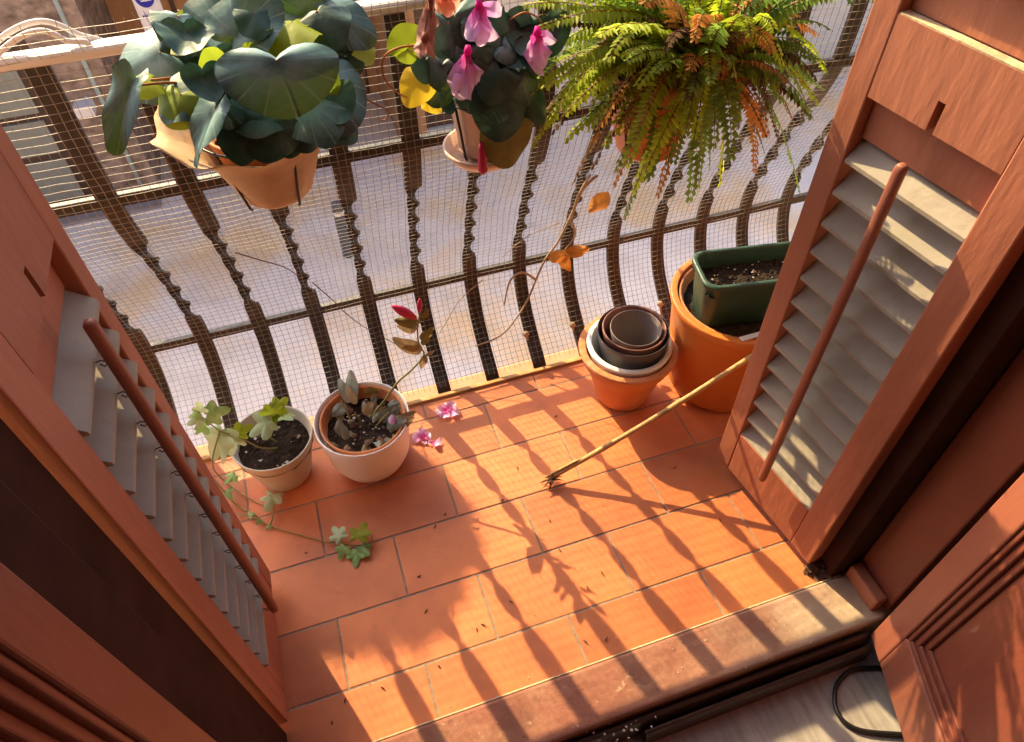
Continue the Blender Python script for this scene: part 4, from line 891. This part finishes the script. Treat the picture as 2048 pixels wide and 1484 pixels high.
door(-3.2, -2.16, -3.2, -1.35, 'gshut', [(-2.98, -2.36, -3.07, -2.62), (-2.98, -2.36, -2.55, -2.2), (-2.98, -2.36, -2.12, -1.6)])
door(1.43, 2.35, -3.09, -.6, 'dbrown', [(1.6, 2.2, -2.9, -2.1)])
m = MB(); m.box((1.43, WY - .1, -3.12), (2.5, WY + .1, -3.05)); m.build('sill', 'plaster', b)
m = MB(); m.box((1.43, WY - .01, -3.2), (2.35, WY + .12, -3.12)); m.box((2.35, WY, -3.2), (9, WY + .3, -.3)); m.build('plaster_wall', 'plaster', b)
m = MB(); m.tube([(-1.78, WY - .03, -3.18), (-1.77, WY - .03, -2.2), (-1.76, WY - .03, -.4)], .022, 8); m.build('drain_pipe', 'mint', b, smooth=True)
m = MB(); m.tube([(-1.9, WY, -2.05), (-1.9, WY - .2, -2.05)], .02, 6); m.box((-1.98, WY - .3, -2.1), (-1.82, WY - .12, -2.0)); m.build('wall_lamp', 'white', b)
m = MB(); m.box((-9, WY - .02, -.3), (9, WY + 1.6, -.18)); m.build('roof_slab', 'stone', b)
s = thing('hanging_banner', (-1.02, WY - .1, -1.0), 'narrow white banner with a blue emblem hanging before the orange boards', 'banner')
m = MB(); vs = []
for i in range(15):
    z = -.55 - 1.08 * i / 14
    for k in range(5): vs.append((-1.14 + .225 * k / 4 + .006 * (i / 14), WY - .1 + .012 * math.sin(i * .6 + k * .5), z))
m.add(vs, [(i*5+k, (i+1)*5+k, (i+1)*5+k+1, i*5+k+1) for i in range(14) for k in range(4)]); m.build('cloth', 'banner', s, smooth=True, solid=.004)
m = MB(); n = 28; cx, cz = -1.03, -1.18
m.add([(cx + .085 * math.cos(6.2832*k/n), WY - .117, cz + .10 * math.sin(6.2832*k/n)) for k in range(n)], [tuple(range(n))])
for k in range(9):
    x = cx - .07 + k * .0165; m.box((x, WY - .117, -1.36), (x + .0115, WY - .1165, -1.342))
em = m.build('emblem', 'blue', s)
m = MB()
for (dx, dz, w_, h_) in [(-.045, -.03, .018, .035), (-.02, -.035, .014, .045), (0, -.03, .02, .03), (.025, -.04, .014, .06), (-.03, .02, .03, .012), (.01, .018, .026, .02), (-.04, -.045, .09, .01)]: m.box((cx + dx, WY - .1185, cz + dz), (cx + dx + w_, WY - .1175, cz + dz + h_))
m.build('emblem_mark', 'banner', em)
bo = thing('bollard', (.16, 5.852, -3.2), 'slim dark bollard standing alone in the pale street below', 'bollard')
m = MB(); m.lathe([(.05, 0), (.05, .5), (.053, .51), (.053, .55), (.05, .56), (.05, .60), (.04, .63), (0, .64)], (.16, 5.852, -3.2), 20); m.build('post', 'bollard', bo, smooth=True, bevel=.002)
m = MB(); m.lathe([(.052, .50), (.0545, .505), (.0545, .535), (.052, .54)], (.16, 5.852, -3.2), 20); m.build('band', 'plaster', bo, smooth=True)
# unseen tree, added only to cast the dark area on the left tiles
T = Vector((-1.75, 2.5, -3.2)); t = thing('added_shade_tree', T, 'unseen leafy tree added left of the balcony to cast shade on the tiles', 'tree')
m = MB(); CC = Vector((-1.00, 3.30, 1.98))
m.tube(smooth_path([T, (-1.74, 2.55, -1.2), (-1.68, 2.7, .6), (-1.5, 2.95, 1.4), CC], 5), [.07 - .055 * i / 20 for i in range(21)], 8); m.build('added_tree_trunk', 'bark', t, smooth=True)
m = MB()
for _ in range(2300):
    d = Vector((rnd.gauss(0, 1), rnd.gauss(0, 1), rnd.gauss(0, 1))).normalized() * rnd.random() ** .45
    q = CC + Vector((d.x * .25, d.y * .19, d.z * .15)); u = Vector((rnd.gauss(0, 1), rnd.gauss(0, 1), rnd.gauss(0, 1))).normalized(); v = u.orthogonal().normalized()
    s_ = rnd.uniform(.03, .05); m.add([q - u * s_, q + v * s_ * .5, q + u * s_, q - v * s_ * .5], [(0, 1, 2, 3)], 0, None, rnd.random())
m.build('added_tree_crown', 'tree', t)
